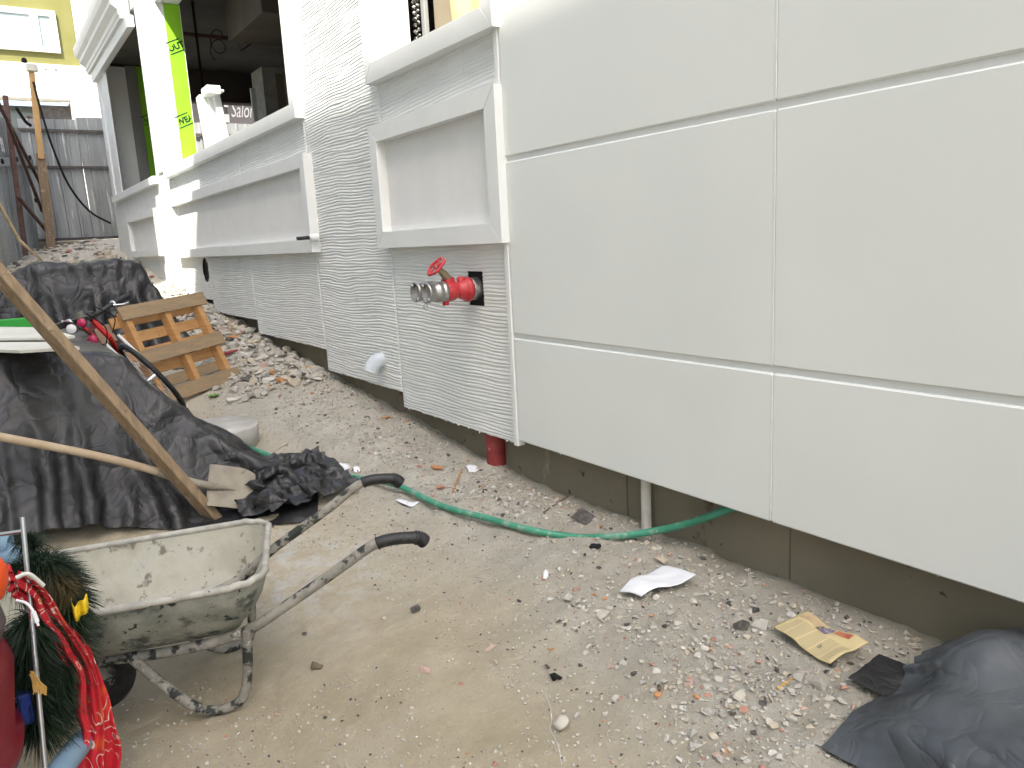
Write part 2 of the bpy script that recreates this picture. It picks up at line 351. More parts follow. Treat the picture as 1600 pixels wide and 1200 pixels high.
def tag(o, label=None, cat=None, group=None, kind=None):
    if label: o['label'] = label
    if cat: o['category'] = cat
    if group: o['group'] = group
    if kind: o['kind'] = kind
    return o
def thing(name, label, cat, loc, group=None):
    o = bpy.data.objects.new(name, None); COL.objects.link(o); o.location = tuple(map(float, loc)); o.empty_display_size = .1
    ORG[o.name] = np.array(loc, float); return tag(o, label, cat, group)
def fastmesh(name, V, Fq, mats, mi=None, smooth=False, parent=None, uv=None):
    """numpy mesh: V (n,3), Fq (m,k)"""
    V = np.asarray(V, float); Fq = np.asarray(Fq, np.int32); k = Fq.shape[1]; m = len(Fq)
    if parent is None:
        lo = V.min(0); hi = V.max(0); org = np.array([(lo[0] + hi[0]) / 2, (lo[1] + hi[1]) / 2, lo[2]])
    else: org = ORG[parent.name]
    me = bpy.data.meshes.new(name); me.vertices.add(len(V)); me.vertices.foreach_set('co', (V - org).astype(np.float32).ravel())
    me.loops.add(m * k); me.loops.foreach_set('vertex_index', Fq.ravel())
    me.polygons.add(m); me.polygons.foreach_set('loop_start', np.arange(0, m * k, k, dtype=np.int32))
    mats = mats if isinstance(mats, (list, tuple)) else [mats]
    for q in mats: me.materials.append(M[q])
    if mi is not None: me.polygons.foreach_set('material_index', np.asarray(mi, np.int32))
    me.polygons.foreach_set('use_smooth', np.full(m, smooth)); me.update(calc_edges=True); me.validate()
    if uv is not None:
        l = me.uv_layers.new(name='UVMap'); l.data.foreach_set('uv', np.asarray(uv, np.float32)[Fq.ravel()].ravel())
    o = bpy.data.objects.new(name, me); COL.objects.link(o)
    if parent is None: o.location = org
    else: o.parent = parent
    ORG[o.name] = org; return o
def gridfaces(m, n):
    i, j = np.meshgrid(np.arange(m - 1), np.arange(n - 1), indexing='ij'); a = (i * n + j).ravel()
    return np.stack([a, a + 1, a + n + 1, a + n], 1)
def text_mesh(body, size, to_world, shear=0.0, extrude=.003, spacing=1.0, bold=0.0):
    cu = bpy.data.curves.new('lettering', 'FONT'); cu.body = body; cu.size = size; cu.shear = shear; cu.extrude = extrude; cu.space_character = spacing; cu.resolution_u = 3; cu.offset = bold
    o = bpy.data.objects.new('lettering', cu); COL.objects.link(o); dg = bpy.context.evaluated_depsgraph_get()
    me = bpy.data.meshes.new_from_object(o.evaluated_get(dg)); bpy.data.objects.remove(o)
    vs = [to_world(v.co.x, v.co.y, v.co.z) for v in me.vertices]; fs = [list(p.vertices) for p in me.polygons]; bpy.data.meshes.remove(me); return vs, fs
def spline(pts, n=8):
    P = [np.array(p, float) for p in pts]; P = [2 * P[0] - P[1]] + P + [2 * P[-1] - P[-2]]; out = []
    for i in range(1, len(P) - 2):
        for k in range(n):
            t = k / n; a, b, c, d = P[i - 1], P[i], P[i + 1], P[i + 2]
            out.append(.5 * ((2 * b) + (-a + c) * t + (2 * a - 5 * b + 4 * c - d) * t * t + (-a + 3 * b - 3 * c + d) * t ** 3))
    out.append(P[-2]); return out

# ================================================================== SETTING
def make_ground():
    xs = np.concatenate([np.linspace(-60, -8, 14), np.linspace(-7, -1.2, 30), np.arange(-1.1, 2.75, .016), np.linspace(3, 12, 12), np.linspace(15, 60, 8)])
    ys = np.concatenate([np.linspace(-60, -4, 14), np.linspace(-3, .3, 30), np.arange(.35, 6.0, .016), np.arange(6.0, 13, .04), np.arange(13, 27, .12), np.linspace(28, 120, 16)])
    X, Y = np.meshgrid(xs, ys, indexing='ij'); Z = ground(X, Y)
    o = fastmesh('ground', np.stack([X, Y, Z], -1).reshape(-1, 3), gridfaces(len(xs), len(ys)), 'ground', smooth=True)
    wallgrey = np.clip(ss(1.05, 1.9, X + .5 * fbm(X * 1.2, Y * 1.2, 3, 21)) + ss(4.2, 6.5, Y) * .35, 0, 1)
    c = gp(480, 890); d2 = gp(1180, 1080)
    pale = np.exp(-(((X - c[0]) / .45) ** 2 + ((Y - c[1]) / .5) ** 2)) * 1.2 + .6 * np.exp(-(((X - 1.95) / .25) ** 2 + ((Y - 4.6) / 1.6) ** 2)) + .5 * np.exp(-(((X - d2[0]) / .3) ** 2 + ((Y - d2[1]) / .5) ** 2))
    a = o.data.color_attributes.new('stain', 'FLOAT_COLOR', 'POINT')
    a.data.foreach_set('color', np.stack([wallgrey, np.clip(pale, 0, 1), 0 * X, 0 * X + 1], -1).astype(np.float32).ravel())
    return tag(o, kind='structure')
make_ground()

# ------------------------------------------------------------------ the white building
XF, XR, XB = 2.300, 2.330, 2.345            # flat cladding, combed cladding, wall behind
B = thing('building', 'white clad building with combed panels, flat panels and open unglazed windows', 'building', (2.4, 6, .3))
def solid(name, a, b, m, parent=B, ch=.004): return MB().box(a, b, ch).build(name, m, parent)
# concrete plinth with shuttering joints
pl = MB(); ysp = [-3, .55, 1.74, 2.66, 3.9, 5.15, 6.7, 8.6, 10.6, 13, 16.78]
for a, b in zip(ysp[:-1], ysp[1:]):
    pl.box((2.435 + random.uniform(-.003, .003), a + .002, -.4), (2.62, b - .002, .42 if b < 3 else (.62 if b < 6.9 else (.9 if b < 10.7 else 1.3))), .004)
pl.build('plinth', 'concrete', B)
# wall core behind the cladding
core = MB()
core.box((XB, -3, .42), (2.53, 3.36, 6.4))
for a_c, b_c, z_c in ((3.362, 4.831, .39), (4.832, 6.241, .495), (6.242, 8.161, .675), (8.162, 9.941, .81), (9.942, 12.621, .955), (12.622, 14.201, 1.095), (14.202, 15.601, 1.18), (15.602, 16.8, 1.32)): core.box((XB, a_c, z_c), (2.53, b_c, 2.56))
core.box((XB, 3.362, 2.562), (2.53, 3.44, 6.4)); core.box((XB, 4.76, 2.562), (2.53, 6.34, 6.4)); core.box((XB, 10.72, 2.562), (2.53, 12.5, 6.4))
for y0, y1 in ((3.442, 4.758), (6.342, 10.718), (12.502, 16.30)): core.box((XB, y0, 4.55 if y0 == 6.342 else 4.98), (2.53, y1, 6.4))
core.box((XB, 16.302, 2.562), (2.53, 16.8, 6.4))
core.build('wall', 'white_trim', B)
for k_, (z0, z1) in enumerate(((.97, 1.0), (1.88, 1.91), (2.796, 2.826), (3.696, 3.726), (4.596, 4.626))): MB().box((XF + .013, -3, z0), (XB - .0005, 3.371, z1), .001).build('groove_back', 'white_trim', B)
# flat cladding panels: rows between grooves
rows = [(.405, .972), (.997, 1.881), (1.907, 2.797), (2.825, 3.697), (3.725, 4.597), (4.625, 6.4)]
cols = [(-3.0, -1.62), (-1.617, .068), (.071, 1.7285), (1.7315, 3.372)]
for z0, z1 in rows:
    for y0, y1 in cols: solid('flat_panel', (XF, y0, z0), (XB - .002, y1, z1), 'white_flat', ch=.006)
for y in (.0695, 1.730):
    for z0, z1 in rows: MB().box((XF - .0012, y - .003, z0 + .007), (XF + .01, y + .003, z1 - .007), .001).build('joint_bead', 'white_trim', B)
MB().box((XF - .006, 3.376, .372), (XB - .001, 3.416, 6.4), .004).build('corner_trim', 'white_trim', B)
# combed panels
def ridge_panel(y0, y1, zb, zt, seed, dy=.022, dz=.0026, hole=None):
    ny = max(4, int((y1 - y0) / dy)); nz = max(4, int((zt - zb) / dz))
    y = np.linspace(y0 + .0015, y1 - .0015, ny); z = np.linspace(zb, zt, nz); Y, Z = np.meshgrid(y, z, indexing='ij')
    pitch = .0215
    warp = 5.0 * fbm(Y * .8 + seed * 7.1, Z * .9, 2, seed) + 1.5 * fbm(Y * 2.6, Z * 3.4, 2, seed + 4) + 1.1 * fbm(Y * 4.5, Z * 24, 2, seed + 8) + (.9 * (Y - y0) * (.55 + .5 * math.sin(seed * 1.7)) if seed else 0)
    ph = Z / pitch + warp; fr = ph - np.floor(ph); rid = np.floor(ph)
    amp = .30 + .70 * vnoise(Y * 4 + rid * 3.3, rid * 1.7, seed + 30)
    prof = 1 - np.exp(-((fr - .5) / (.13 + .07 * vnoise(Y * 4 + rid, rid * 2.3, seed + 40))) ** 2) + .25 * (fr - .5)
    h = .0062 * amp * prof + .0012 * fbm(Y * 60, Z * 60, 2, seed + 50)
    h *= np.minimum(1, np.minimum(Y - y0, y1 - Y) / .006)
    Zd = Z.copy(); Zd[:, 0] -= .006 * vnoise(y * 45, y * 0, seed + 3) * (vnoise(y * 30, y * 0, seed + 5) > .45)
    Pf = np.stack([XR + .0 - h, Y, Zd], -1)
    keep = np.ones((ny - 1, nz - 1), bool)
    if hole: keep = ~hole((Y[:-1, :-1] + Y[1:, 1:]) / 2, (Z[:-1, :-1] + Z[1:, 1:]) / 2)
    V = Pf.reshape(-1, 3); Fq = gridfaces(ny, nz)[keep.ravel()]; n0 = len(V)
    rim = np.concatenate([np.arange(ny) * nz, (ny - 1) * nz + np.arange(1, nz), (np.arange(ny - 2, -1, -1)) * nz + nz - 1, np.arange(nz - 2, 0, -1)])
    Vb = V[rim].copy(); Vb[:, 0] = XB - .002; k = len(rim); i = np.arange(k); j = (i + 1) % k
    side = np.stack([rim[i], rim[j], n0 + j, n0 + i], 1)
    return fastmesh('combed_panel', np.concatenate([V, Vb]), np.concatenate([Fq, side]), 'white_ridge', smooth=True, parent=B)
HV = (3.77, 1.225, .085, .098); HR = (10.12, 1.30, .15)
sq = lambda Y, Z: (abs(Y - HV[0]) < HV[2]) & (abs(Z - HV[1]) < HV[3])
rd = lambda Y, Z: (Y - HR[0]) ** 2 + (Z - HR[1]) ** 2 < HR[2] ** 2
ridge_panel(3.418, 4.83, .372, 2.56, 1, hole=sq)
ridge_panel(4.832, 6.24, .475, 5.2, 2)
ridge_panel(6.242, 8.16, .655, 2.56, 3, .03, .0030)
ridge_panel(8.162, 9.94, .79, 2.56, 4, .035, .0033)
ridge_panel(9.942, 12.62, .935, 2.56, 5, .04, .0036, hole=rd)
ridge_panel(12.622, 14.2, 1.075, 2.56, 6, .05, .005); ridge_panel(14.202, 15.6, 1.16, 2.56, 7, .05, .005); ridge_panel(15.602, 16.8, 1.3, 5.2, 8, .05, .005)
ridge_panel(11.56, 12.42, 2.66, 5.2, 9, .04, .0045)
MB().box((XR - .004, 10.73, 2.64), (XB - .002, 11.55, 5.2)).build('smooth_pilaster', 'white_trim', B)
# recesses behind the two holes
rc = MB(); a, b = HV[0], HV[1]; s_ = HV[2]; hz = HV[3]
for q in (((XR + .001, a - s_ - .004, b - hz), (XR + .09, a - s_, b + hz)), ((XR + .001, a + s_, b - hz), (XR + .09, a + s_ + .004, b + hz)), ((XR + .001, a - s_, b - hz - .004), (XR + .09, a + s_, b - hz)), ((XR + .001, a - s_, b + hz), (XR + .09, a + s_, b + hz + .004)), ((XR + .006, a - s_, b - hz), (XR + .0135, a + s_, b + hz))): rc.box(*q, .001)
rc.build('wall_opening', 'black', B); rc = MB(); rc.lathe((XR + .012, HR[0], HR[1]), (-1, 0, 0), [(0, 0), (HR[2] + .01, 0), (HR[2] + .01, .012)], 32)
rc.build('wall_opening', 'black', B)
# moulding frames
def frame(name, y0, y1, z0, z1, b, x0=2.252, x1=2.331, panel=True, bw=None):
    mb = MB(); g = .0008; bw = bw or b
    def brd(o, i):       # trapezoid board, outer edge o (two pts), inner edge i (two pts)
        pts = [o[0], o[1], i[1], i[0]]; cen = np.mean(pts, 0); c = .004
        f = [np.array(p) + (cen - np.array(p)) / (np.linalg.norm(cen - np.array(p)) + 1e-9) * c for p in pts]
        vs = [(x0, *p) for p in f] + [(x0 + c, *p) for p in pts] + [(x1, *p) for p in pts]
        fs = [[0, 1, 2, 3]] + [[q, (q + 1) % 4, 4 + (q + 1) % 4, 4 + q] for q in range(4)] + [[4 + q, 4 + (q + 1) % 4, 8 + (q + 1) % 4, 8 + q] for q in range(4)] + [[11, 10, 9, 8]]
        mb.add(vs, fs)
    brd([(y0 + g, z0), (y1 - g, z0)], [(y0 + b + g, z0 + bw), (y1 - b - g, z0 + bw)])
    brd([(y1 - g, z1), (y0 + g, z1)], [(y1 - b - g, z1 - bw), (y0 + b + g, z1 - bw)])
    brd([(y0, z1 - g), (y0, z0 + g)], [(y0 + b, z1 - bw - g), (y0 + b, z0 + bw + g)])
    brd([(y1, z0 + g), (y1, z1 - g)], [(y1 - b, z0 + bw + g), (y1 - b, z1 - bw - g)])
    f = mb.build(name, 'white_trim', B)
    if panel: MB().box((2.3165, y0 + b - .01, z0 + bw - .01), (2.3185, y1 - b + .01, z1 - bw + .01), .0005).build('inset_panel', 'white_stipple', B)
    return f
frame('moulding_frame', 3.365, 4.885, 1.475, 2.262, .105)
frame('moulding_frame', 6.14, 11.40, 1.465, 2.245, .105)
frame('moulding_frame', 12.56, 15.12, 1.50, 2.20, .105)
frame('window_casing', 3.352, 4.865, 2.525, 5.1, .10, panel=False, bw=.115)
frame('window_casing', 6.225, 10.83, 2.525, 4.665, .115, panel=False, bw=.115)
MB().box((2.252, 10.832, 2.525), (2.331, 11.50, 2.635)).build('window_sill', 'white_trim', B)
MB().box((2.252, 12.30, 2.525), (2.331, 16.45, 2.635)).build('window_sill', 'white_trim', B)
# window reveals and the boards inside them
for q0, q1 in (((2.332, 4.735, 2.64), (2.54, 4.757, 4.97)), ((2.332, 3.443, 2.64), (2.54, 3.46, 4.97)), ((2.332, 10.70, 2.64), (2.347, 10.719, 4.54)), ((2.30, 16.27, 2.64), (2.76, 16.301, 4.94))): MB().box(q0, q1).build('window_reveal', 'white_trim', B)
MB().box((2.764, 16.285, 2.2), (2.95, 16.301, 4.97)).build('grey_reveal', 'galv_old', B)
gb = MB().box((2.348, 10.695, 2.2), (2.53, 10.719, 4.545)).build('green_board', 'green_board', B)
MB().box((2.5305, 10.692, 2.2), (2.537, 10.72, 4.54)).build('board_edge', 'white_trim', B)
gb2 = MB().box((2.953, 16.28, 2.0), (3.19, 16.301, 4.97)).build('green_board', 'green_board', B)
ca, sa = math.cos(R(24)), math.sin(R(24))
def on_reveal(x0, z0, y): return lambda u, v, w: (x0 + u * ca - v * sa, y - .002 - w, z0 + u * sa + v * ca)
for x0, z0, tx in ((2.353, 3.98, 'OUT'), (2.346, 3.10, 'WEAR')):
    ink = MB(); tw = on_reveal(x0, z0, 10.695); vs, fs = text_mesh(tx, .098, tw, extrude=.0008, bold=.004)
    keep = [f for f in fs if all(2.349 < vs[i][0] < 2.5299 for i in f)]; ink.add(vs, keep)
    for v0 in (-.04, .095):
        q = [tw(u, v, 0) for u, v in ((.0, v0), (.185, v0), (.185, v0 + .014), (.0, v0 + .014))]; ink.add(q, [[0, 1, 2, 3]])
    ink.build('lettering', 'ink', gb)
ink = MB(); tw = on_reveal(2.96, 3.95, 16.28)
for tx, dz in (('WEAR', 0),):
    vs, fs = text_mesh(tx, .11, tw, extrude=.0008); ink.add(vs, [f for f in fs if all(2.955 < vs[i][0] < 3.188 for i in f)])
    for v0 in (-.035, .11): ink.add([tw(u, v, 0) for u, v in ((.0, v0), (.2, v0), (.2, v0 + .014), (.0, v0 + .014))], [[0, 1, 2, 3]])
ink.build('lettering', 'ink', gb2)
# cornice over the far window
cp = [(2.331, 4.86), (2.19, 4.86), (2.19, 4.90), (2.17, 4.92), (2.17, 4.98), (2.09, 5.04), (2.09, 5.10), (2.04, 5.15), (2.02, 5.22), (2.02, 5.30), (2.331, 5.30)]
cv = MB(); n = len(cp); y0, y1 = 12.75, 16.75
cv.add([(x, y0, z) for x, z in cp] + [(x, y1, z) for x, z in cp], [[i, (i + 1) % n, n + (i + 1) % n, n + i] for i in range(n)] + [list(range(n))[::-1], list(range(n, 2 * n))])
cv.build('cornice', 'white_trim', B)
MB().box((2.235, 12.52, 4.70), (2.3295, 16.62, 4.858)).build('window_head', 'white_trim', B)
# inside: slabs, end wall with an opening, partition, duct, pipe
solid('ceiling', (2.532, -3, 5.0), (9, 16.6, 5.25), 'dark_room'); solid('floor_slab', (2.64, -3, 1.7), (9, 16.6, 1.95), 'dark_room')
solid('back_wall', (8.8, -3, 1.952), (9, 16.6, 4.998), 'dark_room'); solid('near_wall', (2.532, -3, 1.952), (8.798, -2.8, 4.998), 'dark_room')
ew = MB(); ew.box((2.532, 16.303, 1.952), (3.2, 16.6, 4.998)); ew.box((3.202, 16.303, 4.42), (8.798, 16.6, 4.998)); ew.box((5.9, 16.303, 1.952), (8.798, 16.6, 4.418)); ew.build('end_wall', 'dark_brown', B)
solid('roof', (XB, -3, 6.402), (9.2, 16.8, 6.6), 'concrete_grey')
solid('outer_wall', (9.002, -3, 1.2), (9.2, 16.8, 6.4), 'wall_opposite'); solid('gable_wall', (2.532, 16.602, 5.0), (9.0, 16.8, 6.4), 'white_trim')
p = py_(392, 115, 14.2); q = py_(445, 108, 14.2)
solid('partition', (p[0], 13.6, 1.952), (q[0] + 1.2, 14.2, p[2]), 'concrete_grey')
MB().box((p[0] + .22, 13.59, 1.952), (p[0] + .36, 13.598, p[2] - .1)).build('partition_stud', 'taupe', B)
dc = MB(); a = py_(385, 40, 9.6); dc.box((a[0], 9.0, a[2]), (a[0] + 1.6, 10.4, 4.9), .01); dc.box((a[0] + .45, 8.0, a[2] + .28), (a[0] + 1.3, 8.998, 4.9), .01); dc.build('duct', 'dark_brown', B)
spk = MB(); p0 = py_(280, 52, 12.4); p1 = py_(450, 70, 12.4); spk.tube([p0, p1], .028, 10); t_ = py_(362, 60, 12.4); spk.tube([t_ + (0, 0, -.02), t_ + (0, 0, .13)], .03, 8); spk.lathe(t_ + np.array((0, 0, .13)), (0, 0, 1), [(.02, 0), (.06, .02), (.05, .06), (.02, .07), (0, .07)], 12)
spk.tube([t_ + (.05, 0, .05), t_ + (.12, 0, -.16), t_ + (.55, 0, .12)], .012, 6); spk.build('sprinkler_pipe', 'rust', B)
wr = MB(); h0 = py_(308, 65, 12); wr.tube([(h0[0], 12, 4.99), (h0[0], 12, 3.0)], .018, 6); wr.build('hanging_cable', 'black', B)
lp = py_(342, 85, 12.4); wr = MB(); wr.tube([lp + np.array((.09 * math.cos(k * .55) * (1 + k * .02), 0, .13 * math.sin(k * .55) + .25 - .012 * k)) for k in range(20)], .007, 6); wr.build('ceiling_wire', 'black', B)
# grout drips hanging under the flat panels
for k in range(18):
    y = random.uniform(.6, 4.8); zb = .405 if y < 3.37 else (.372 if y < 4.83 else .475); x = 2.312 + random.uniform(0, .012)
    dr = MB(); l = random.uniform(.004, .016); dr.lathe((x, y, zb + .003), (0, 0, -1), [(random.uniform(.004, .010), 0), (.004, l * .6), (0, l)], 6)
    dr.build('render_drips', 'white_trim', B)
# boards stored behind the far end of the near window
for k, (pxl, pxr, top, y, lean, m) in enumerate(((308, 322, 150, 10.35, .02, 'pale_board'), (321, 331, 147, 10.3, .03, 'white_trim'), (331, 341, 149, 10.2, .05, 'white_trim'))):
    a = py_(pxl, top, y); b = py_(pxr, top, y)
    o = MB().bar((a[0] + .10 + lean, y - .1, 1.952), ((a[0] + b[0]) / 2, y, a[2]), b[0] - a[0], .16, ch=.004, side=(0, 1, 0)).build('board', m)
    tag(o, ['pale green plasterboard standing on edge inside the near window, leftmost of three', 'white board standing inside the window between two others', 'white board on edge inside the window, nearest the shop sign'][k], 'board', 'boards stored inside the window')
t = thing('fitting_box', 'white moulded box resting on the boards inside the window', 'box', py_(334, 150, 10.15)); a = py_(320, 150, 10.15); b = py_(342, 150, 10.15); zt = py_(330, 136, 10.15)[2]
MB().box((a[0], 10.02, a[2] + .005), (b[0], 10.3, zt), .01).build('case', 'white_trim', t); MB().box((b[0] - .02, 9.99, a[2] + .03), (b[0] + .03, 10.1, zt - .05), .015).build('end_cap', 'white_trim', t)
o = MB().bar(py_(402, 196, 12.9) * (1, 1, 0) + (0, 0, 1.952), py_(394, 138, 12.9), .07, .05).build('stud', 'white_trim'); tag(o, 'pale metal stud standing upright inside the building before the grey partition', 'stud')
# things in the right-hand window
rl = [(676, 33, 4.45, .075), (715, 20, 4.25, .10), (748, 5, 4.05, .09)]
for k, (pxx, pyy, y, r_) in enumerate(rl):
    c = py_(pxx, pyy, y); o = MB().tube([(c[0] + .14, y, 1.952), (c[0] + .06, y, 3.0), (c[0], y, 4.3)], r_, 20).build('roll', 'tan_roll')
    if k == 0: bpy.data.objects.remove(o); continue
    tag(o, ['', 'tan roll standing in the upper window, left and thinner in view', 'tan roll standing in the upper window beside its right casing'][k], 'roll', 'tan rolls in the upper window')
o = MB().box((2.66, 4.35, 1.952), (2.70, 4.62, 4.6)).build('taupe_sheet', 'taupe'); tag(o, 'brown grey sheet leaning inside the upper window left of the tan rolls', 'sheet')
fb = MB()
pth = spline([(2.555, 4.715, 1.96), (2.575, 4.71, 2.9), (2.56, 4.72, 3.5), (2.57, 4.715, 4.4)], 40)
for k, p in enumerate(pth): fb.lathe(p + np.array((.012 * (-1) ** k, -.01, 0)), (.4 * (-1) ** k, 0, 1), [(0, -.014), (.012, -.008), (.014, 0), (.012, .008), (0, .014)], 8)
o = fb.build('braided_cable', 'fur_black'); tag(o, 'black and white braided cable hanging beside the white window reveal', 'cable')
o = MB().bar((2.62, 4.67, 1.952), (2.615, 4.66, 4.5), .03, .05).build('grey_batten', 'galv'); tag(o, 'pale grey batten standing behind the braided cable in the upper window', 'batten')

# ------------------------------------------------------------------ opposite buildings (unseen; outlines shaped to cast the shadow edges on the facade)
def project_back(y, z, x): k = (2.3 - x); return y - 1.2 * k, z + 2.0 * k
OB = thing('shade_building', 'unseen pale building across the alley, roof end shaped for its shadow', 'building', (-8, -4, -.2))
xo = -5.0
prof = [(9.70, 2.62), (10.17, 2.02), (10.99, .89), (12.35, -1.0)]  # wanted shadow edge on the facade, traced back into the roof line
pb = [project_back(y, z, xo) for y, z in prof]
poly = [(-11, -.5), (-11, pb[0][1])] + pb + [(pb[-1][0], -.5)]
n = len(poly); mb = MB(); mb.add([(xo, y, z) for y, z in poly] + [(xo - 6, y, z) for y, z in poly], [[i, (i + 1) % n, n + (i + 1) % n, n + i] for i in range(n)] + [list(range(n)), list(range(n, 2 * n))[::-1]]); mb.build('wall', 'wall_opposite', OB)
for zz in (3.5, 6.5, 9.5):
    for yy in (-9.5, -6.5, -3.5, -.5):
        w_ = MB().box((xo - .02, yy, zz), (xo + .04, yy + 1.5, zz + 1.5)).build('window', 'white_trim', OB); MB().box((xo + .041, yy + .08, zz + .08), (xo + .05, yy + 1.42, zz + 1.42)).build('pane', 'glass', w_)
OB2 = thing('shade_tower', 'unseen taller pale building across the alley, placed for its shadow', 'building', (-8, 9, .4))
yb0 = project_back(12.62, 0, xo)[0]  # unseen tower starts where its shadow must close the sunlit strip
MB().box((xo - 6, yb0, .0), (xo, 13.5, 21)).build('wall', 'wall_opposite', OB2)
for zz in (4, 7, 10, 13):
    for yy in (yb0 + 1.2, yb0 + 4.6):
        w_ = MB().box((xo - .02, yy, zz), (xo + .04, yy + 1.5, zz + 1.5)).build('window', 'white_trim', OB2); MB().box((xo + .041, yy + .08, zz + .08), (xo + .05, yy + 1.42, zz + 1.42)).build('pane', 'glass', w_)

# ------------------------------------------------------------------ street buildings beyond the fence
YS = 26.0
S = thing('yellow_building', 'yellow building with white clad shop floor beyond the far fence', 'building', (2, YS + 2, 1.9))
zy = py_(0, 95, YS)[2]; xr = py_(114, 30, YS)[0]; zb0 = py_(60, 155, YS)[2]; xsr = py_(112, 170, YS)[0]
MB().box((-8, YS, zy), (xr, YS + 6, 15)).build('upper_wall', 'yellow_wall', S)
sw = MB(); zz = [zb0 + (zy - zb0) * q for q in (0, .33, .66, 1)]
for a, b in zip(zz[:-1], zz[1:]): sw.box((-8, YS - .06, a + .012), (xr + 1.8, YS + .3, b - .012), .01)
sw.box((-8, YS, zb0), (xr + 1.8, YS + .29, zy - .005)); sw.box((xsr, YS - .05, 1.5), (xr + 1.8, YS + 5, zb0 - .003)); sw.box((xr + .003, YS + .02, zy + .003), (xr + 1.8, YS + 5, 14)); sw.build('white_cladding', 'white_wall', S)
a = py_(-10, 12, YS); b = py_(95, 84, YS); fw = MB()
fw.box((a[0] - 1.2, YS - .09, b[2]), (b[0], YS - .002, b[2] + .14)); fw.box((a[0] - 1.2, YS - .09, a[2] - .1), (b[0], YS - .002, a[2] + .05)); fw.box((b[0] - .14, YS - .091, b[2] + .142), (b[0], YS - .002, a[2] - .102))
m_ = py_(54, 40, YS)[0]; fw.box((m_ - .1, YS - .092, b[2] + .142), (m_ + .1, YS - .002, a[2] - .102)); f_ = fw.build('window', 'white_trim', S); MB().box((a[0] - 1.2, YS - .05, b[2] + .1), (b[0] - .1, YS - .003, a[2] - .08)).build('pane', 'glass', f_)
MB().box((-8, YS + 1.2, 1.5), (xsr - .003, YS + 1.3, zb0)).build('shop_glass', 'dark_glass', S)
MB().box((xsr - .75, YS + .3, 1.5), (xsr - .004, YS + 1.19, zb0 - .1)).build('shop_pier', 'dark_steel', S)
S2 = thing('salon_shop', 'dark fronted shop seen through the building, its sign reading Salon', 'shop', (8, YS + 2, 1.9))
YS2 = 25.0; a = py_(345, 128, YS2); b = py_(470, 200, YS2)
MB().box((a[0] - 1.6, YS2, 1.5), (b[0] + 6, YS2 + 4, 12)).build('wall', 'sign_grey', S2)
p = py_(352, 145, YS2); q = py_(392, 157, YS2); MB().box((p[0], YS2 - .08, q[2]), (q[0] + 1, YS2 - .002, q[2] + .09)).build('sign_rail', 'galv', S2)
a = py_(356, 160, YS2); b = py_(396, 196, YS2); sg = MB().box((a[0] - .05, YS2 - .06, b[2] - .4), (b[0] + .6, YS2 - .003, a[2])).build('sign_board', mat('sign_face', (.2, .175, .18), rough=.5), S2)
c = py_(360, 183, YS2); vs, fs = text_mesh('Salon', 1.0, lambda u, v, w: (c[0] + u * .335, YS2 - .068 - w, c[2] + v * .64), shear=.35, extrude=.004); lt = MB(); lt.add(vs, fs)
lt.build('lettering', 'white_letter', sg)
MB().box((p[0] - 2, YS2 - 2.6, 7.3), (p[0] + 6, YS2 - .003, 7.5)).build('added_sign_shade', 'dark_steel', S2)  # added slab that keeps the sun off the sign
cu = MB(); r0 = py_(351, 155, YS2); r1 = py_(354, 192, YS2)
for k, (u0, u1, w_) in enumerate(((0, .35, .12), (.65, 1.0, .14))): cu.bar(r0 * (1 - u0) + r1 * u0 + (0, -.09, 0), r0 * (1 - u1) + r1 * u1 + (0, -.09, 0), w_, .02)
cu.build('sign_reflection_strip', 'white_letter', S2)

# ------------------------------------------------------------------ fences
YF = 20.0
def corrug(name, P0, P1, h, m, parent, pitch=.21, amp=.028, z0f=None, thick=.004):
    P0 = np.array(P0, float); P1 = np.array(P1, float); L = np.linalg.norm(P1 - P0); d = (P1 - P0) / L; nrm = np.array([d[1], -d[0]])
    us = []; hs_ = []; u = 0
    while u < L:
        for f, a in ((0, 0), (.62, 0), (.70, 1), (.84, 1), (.92, 0)): us.append(u + f * pitch); hs_.append(a)
        u += pitch
    us = np.array(us); hs_ = np.array(hs_) * amp; k = us < L; us, hs_ = us[k], hs_[k]
    xy = P0 + us[:, None] * d + hs_[:, None] * nrm; base = z0f(xy[:, 0], xy[:, 1])
    zs = np.linspace(0, 1, 8); V = []
    for z in zs: V.append(np.stack([xy[:, 0] + .012 * np.sin(z * 5 + us * 2), xy[:, 1] + .012 * np.cos(z * 4 + us * 3), base + z * h], 1))
    V = np.concatenate(V); return fastmesh(name, V, gridfaces(len(zs), len(us)), m, parent=parent)
FF = thing('far_fence', 'tall galvanised corrugated sheet fence across the end of the alley', 'fence', (4, YF, 1.85))
c0 = py_(60, 385, YF); fb_ = lambda x, y: np.interp(x, [1, 3, 9], [1.93, 1.98, 1.98]) + 0 * y
xs_ = np.linspace(c0[0], c0[0] + 6.6, 7)
for k in range(6): corrug('sheet', (xs_[k], YF + .004 * (k % 2)), (xs_[k + 1] + .03, YF + .004 * (k % 2)), 2.62 + random.uniform(-.03, .03), 'galv', FF, .235, .03, fb_)
for pxy in ((205), (262), (374)):
    z = py_(100, pxy, YF)[2]; MB().bar((c0[0] - .05, YF - .055, z), (c0[0] + 6.8, YF - .055, z + .0), .04, .06).build('rail', 'dark_steel', FF)
for x in (c0[0] + 2.3, c0[0] + 4.6, c0[0] + 6.7): MB().box((x, YF + .05, 1.7), (x + .07, YF + .12, 4.5)).build('post', 'rust', FF)
kb = MB().box((c0[0] - .3, YF - .25, 1.6), (c0[0] + 7, YF + .25, 1.93), .02).build('kerb', 'concrete', FF)
LF = thing('side_fence', 'dull corrugated sheet fence on the left with rusty posts and white numerals', 'fence', (.3, 16, 1.4))
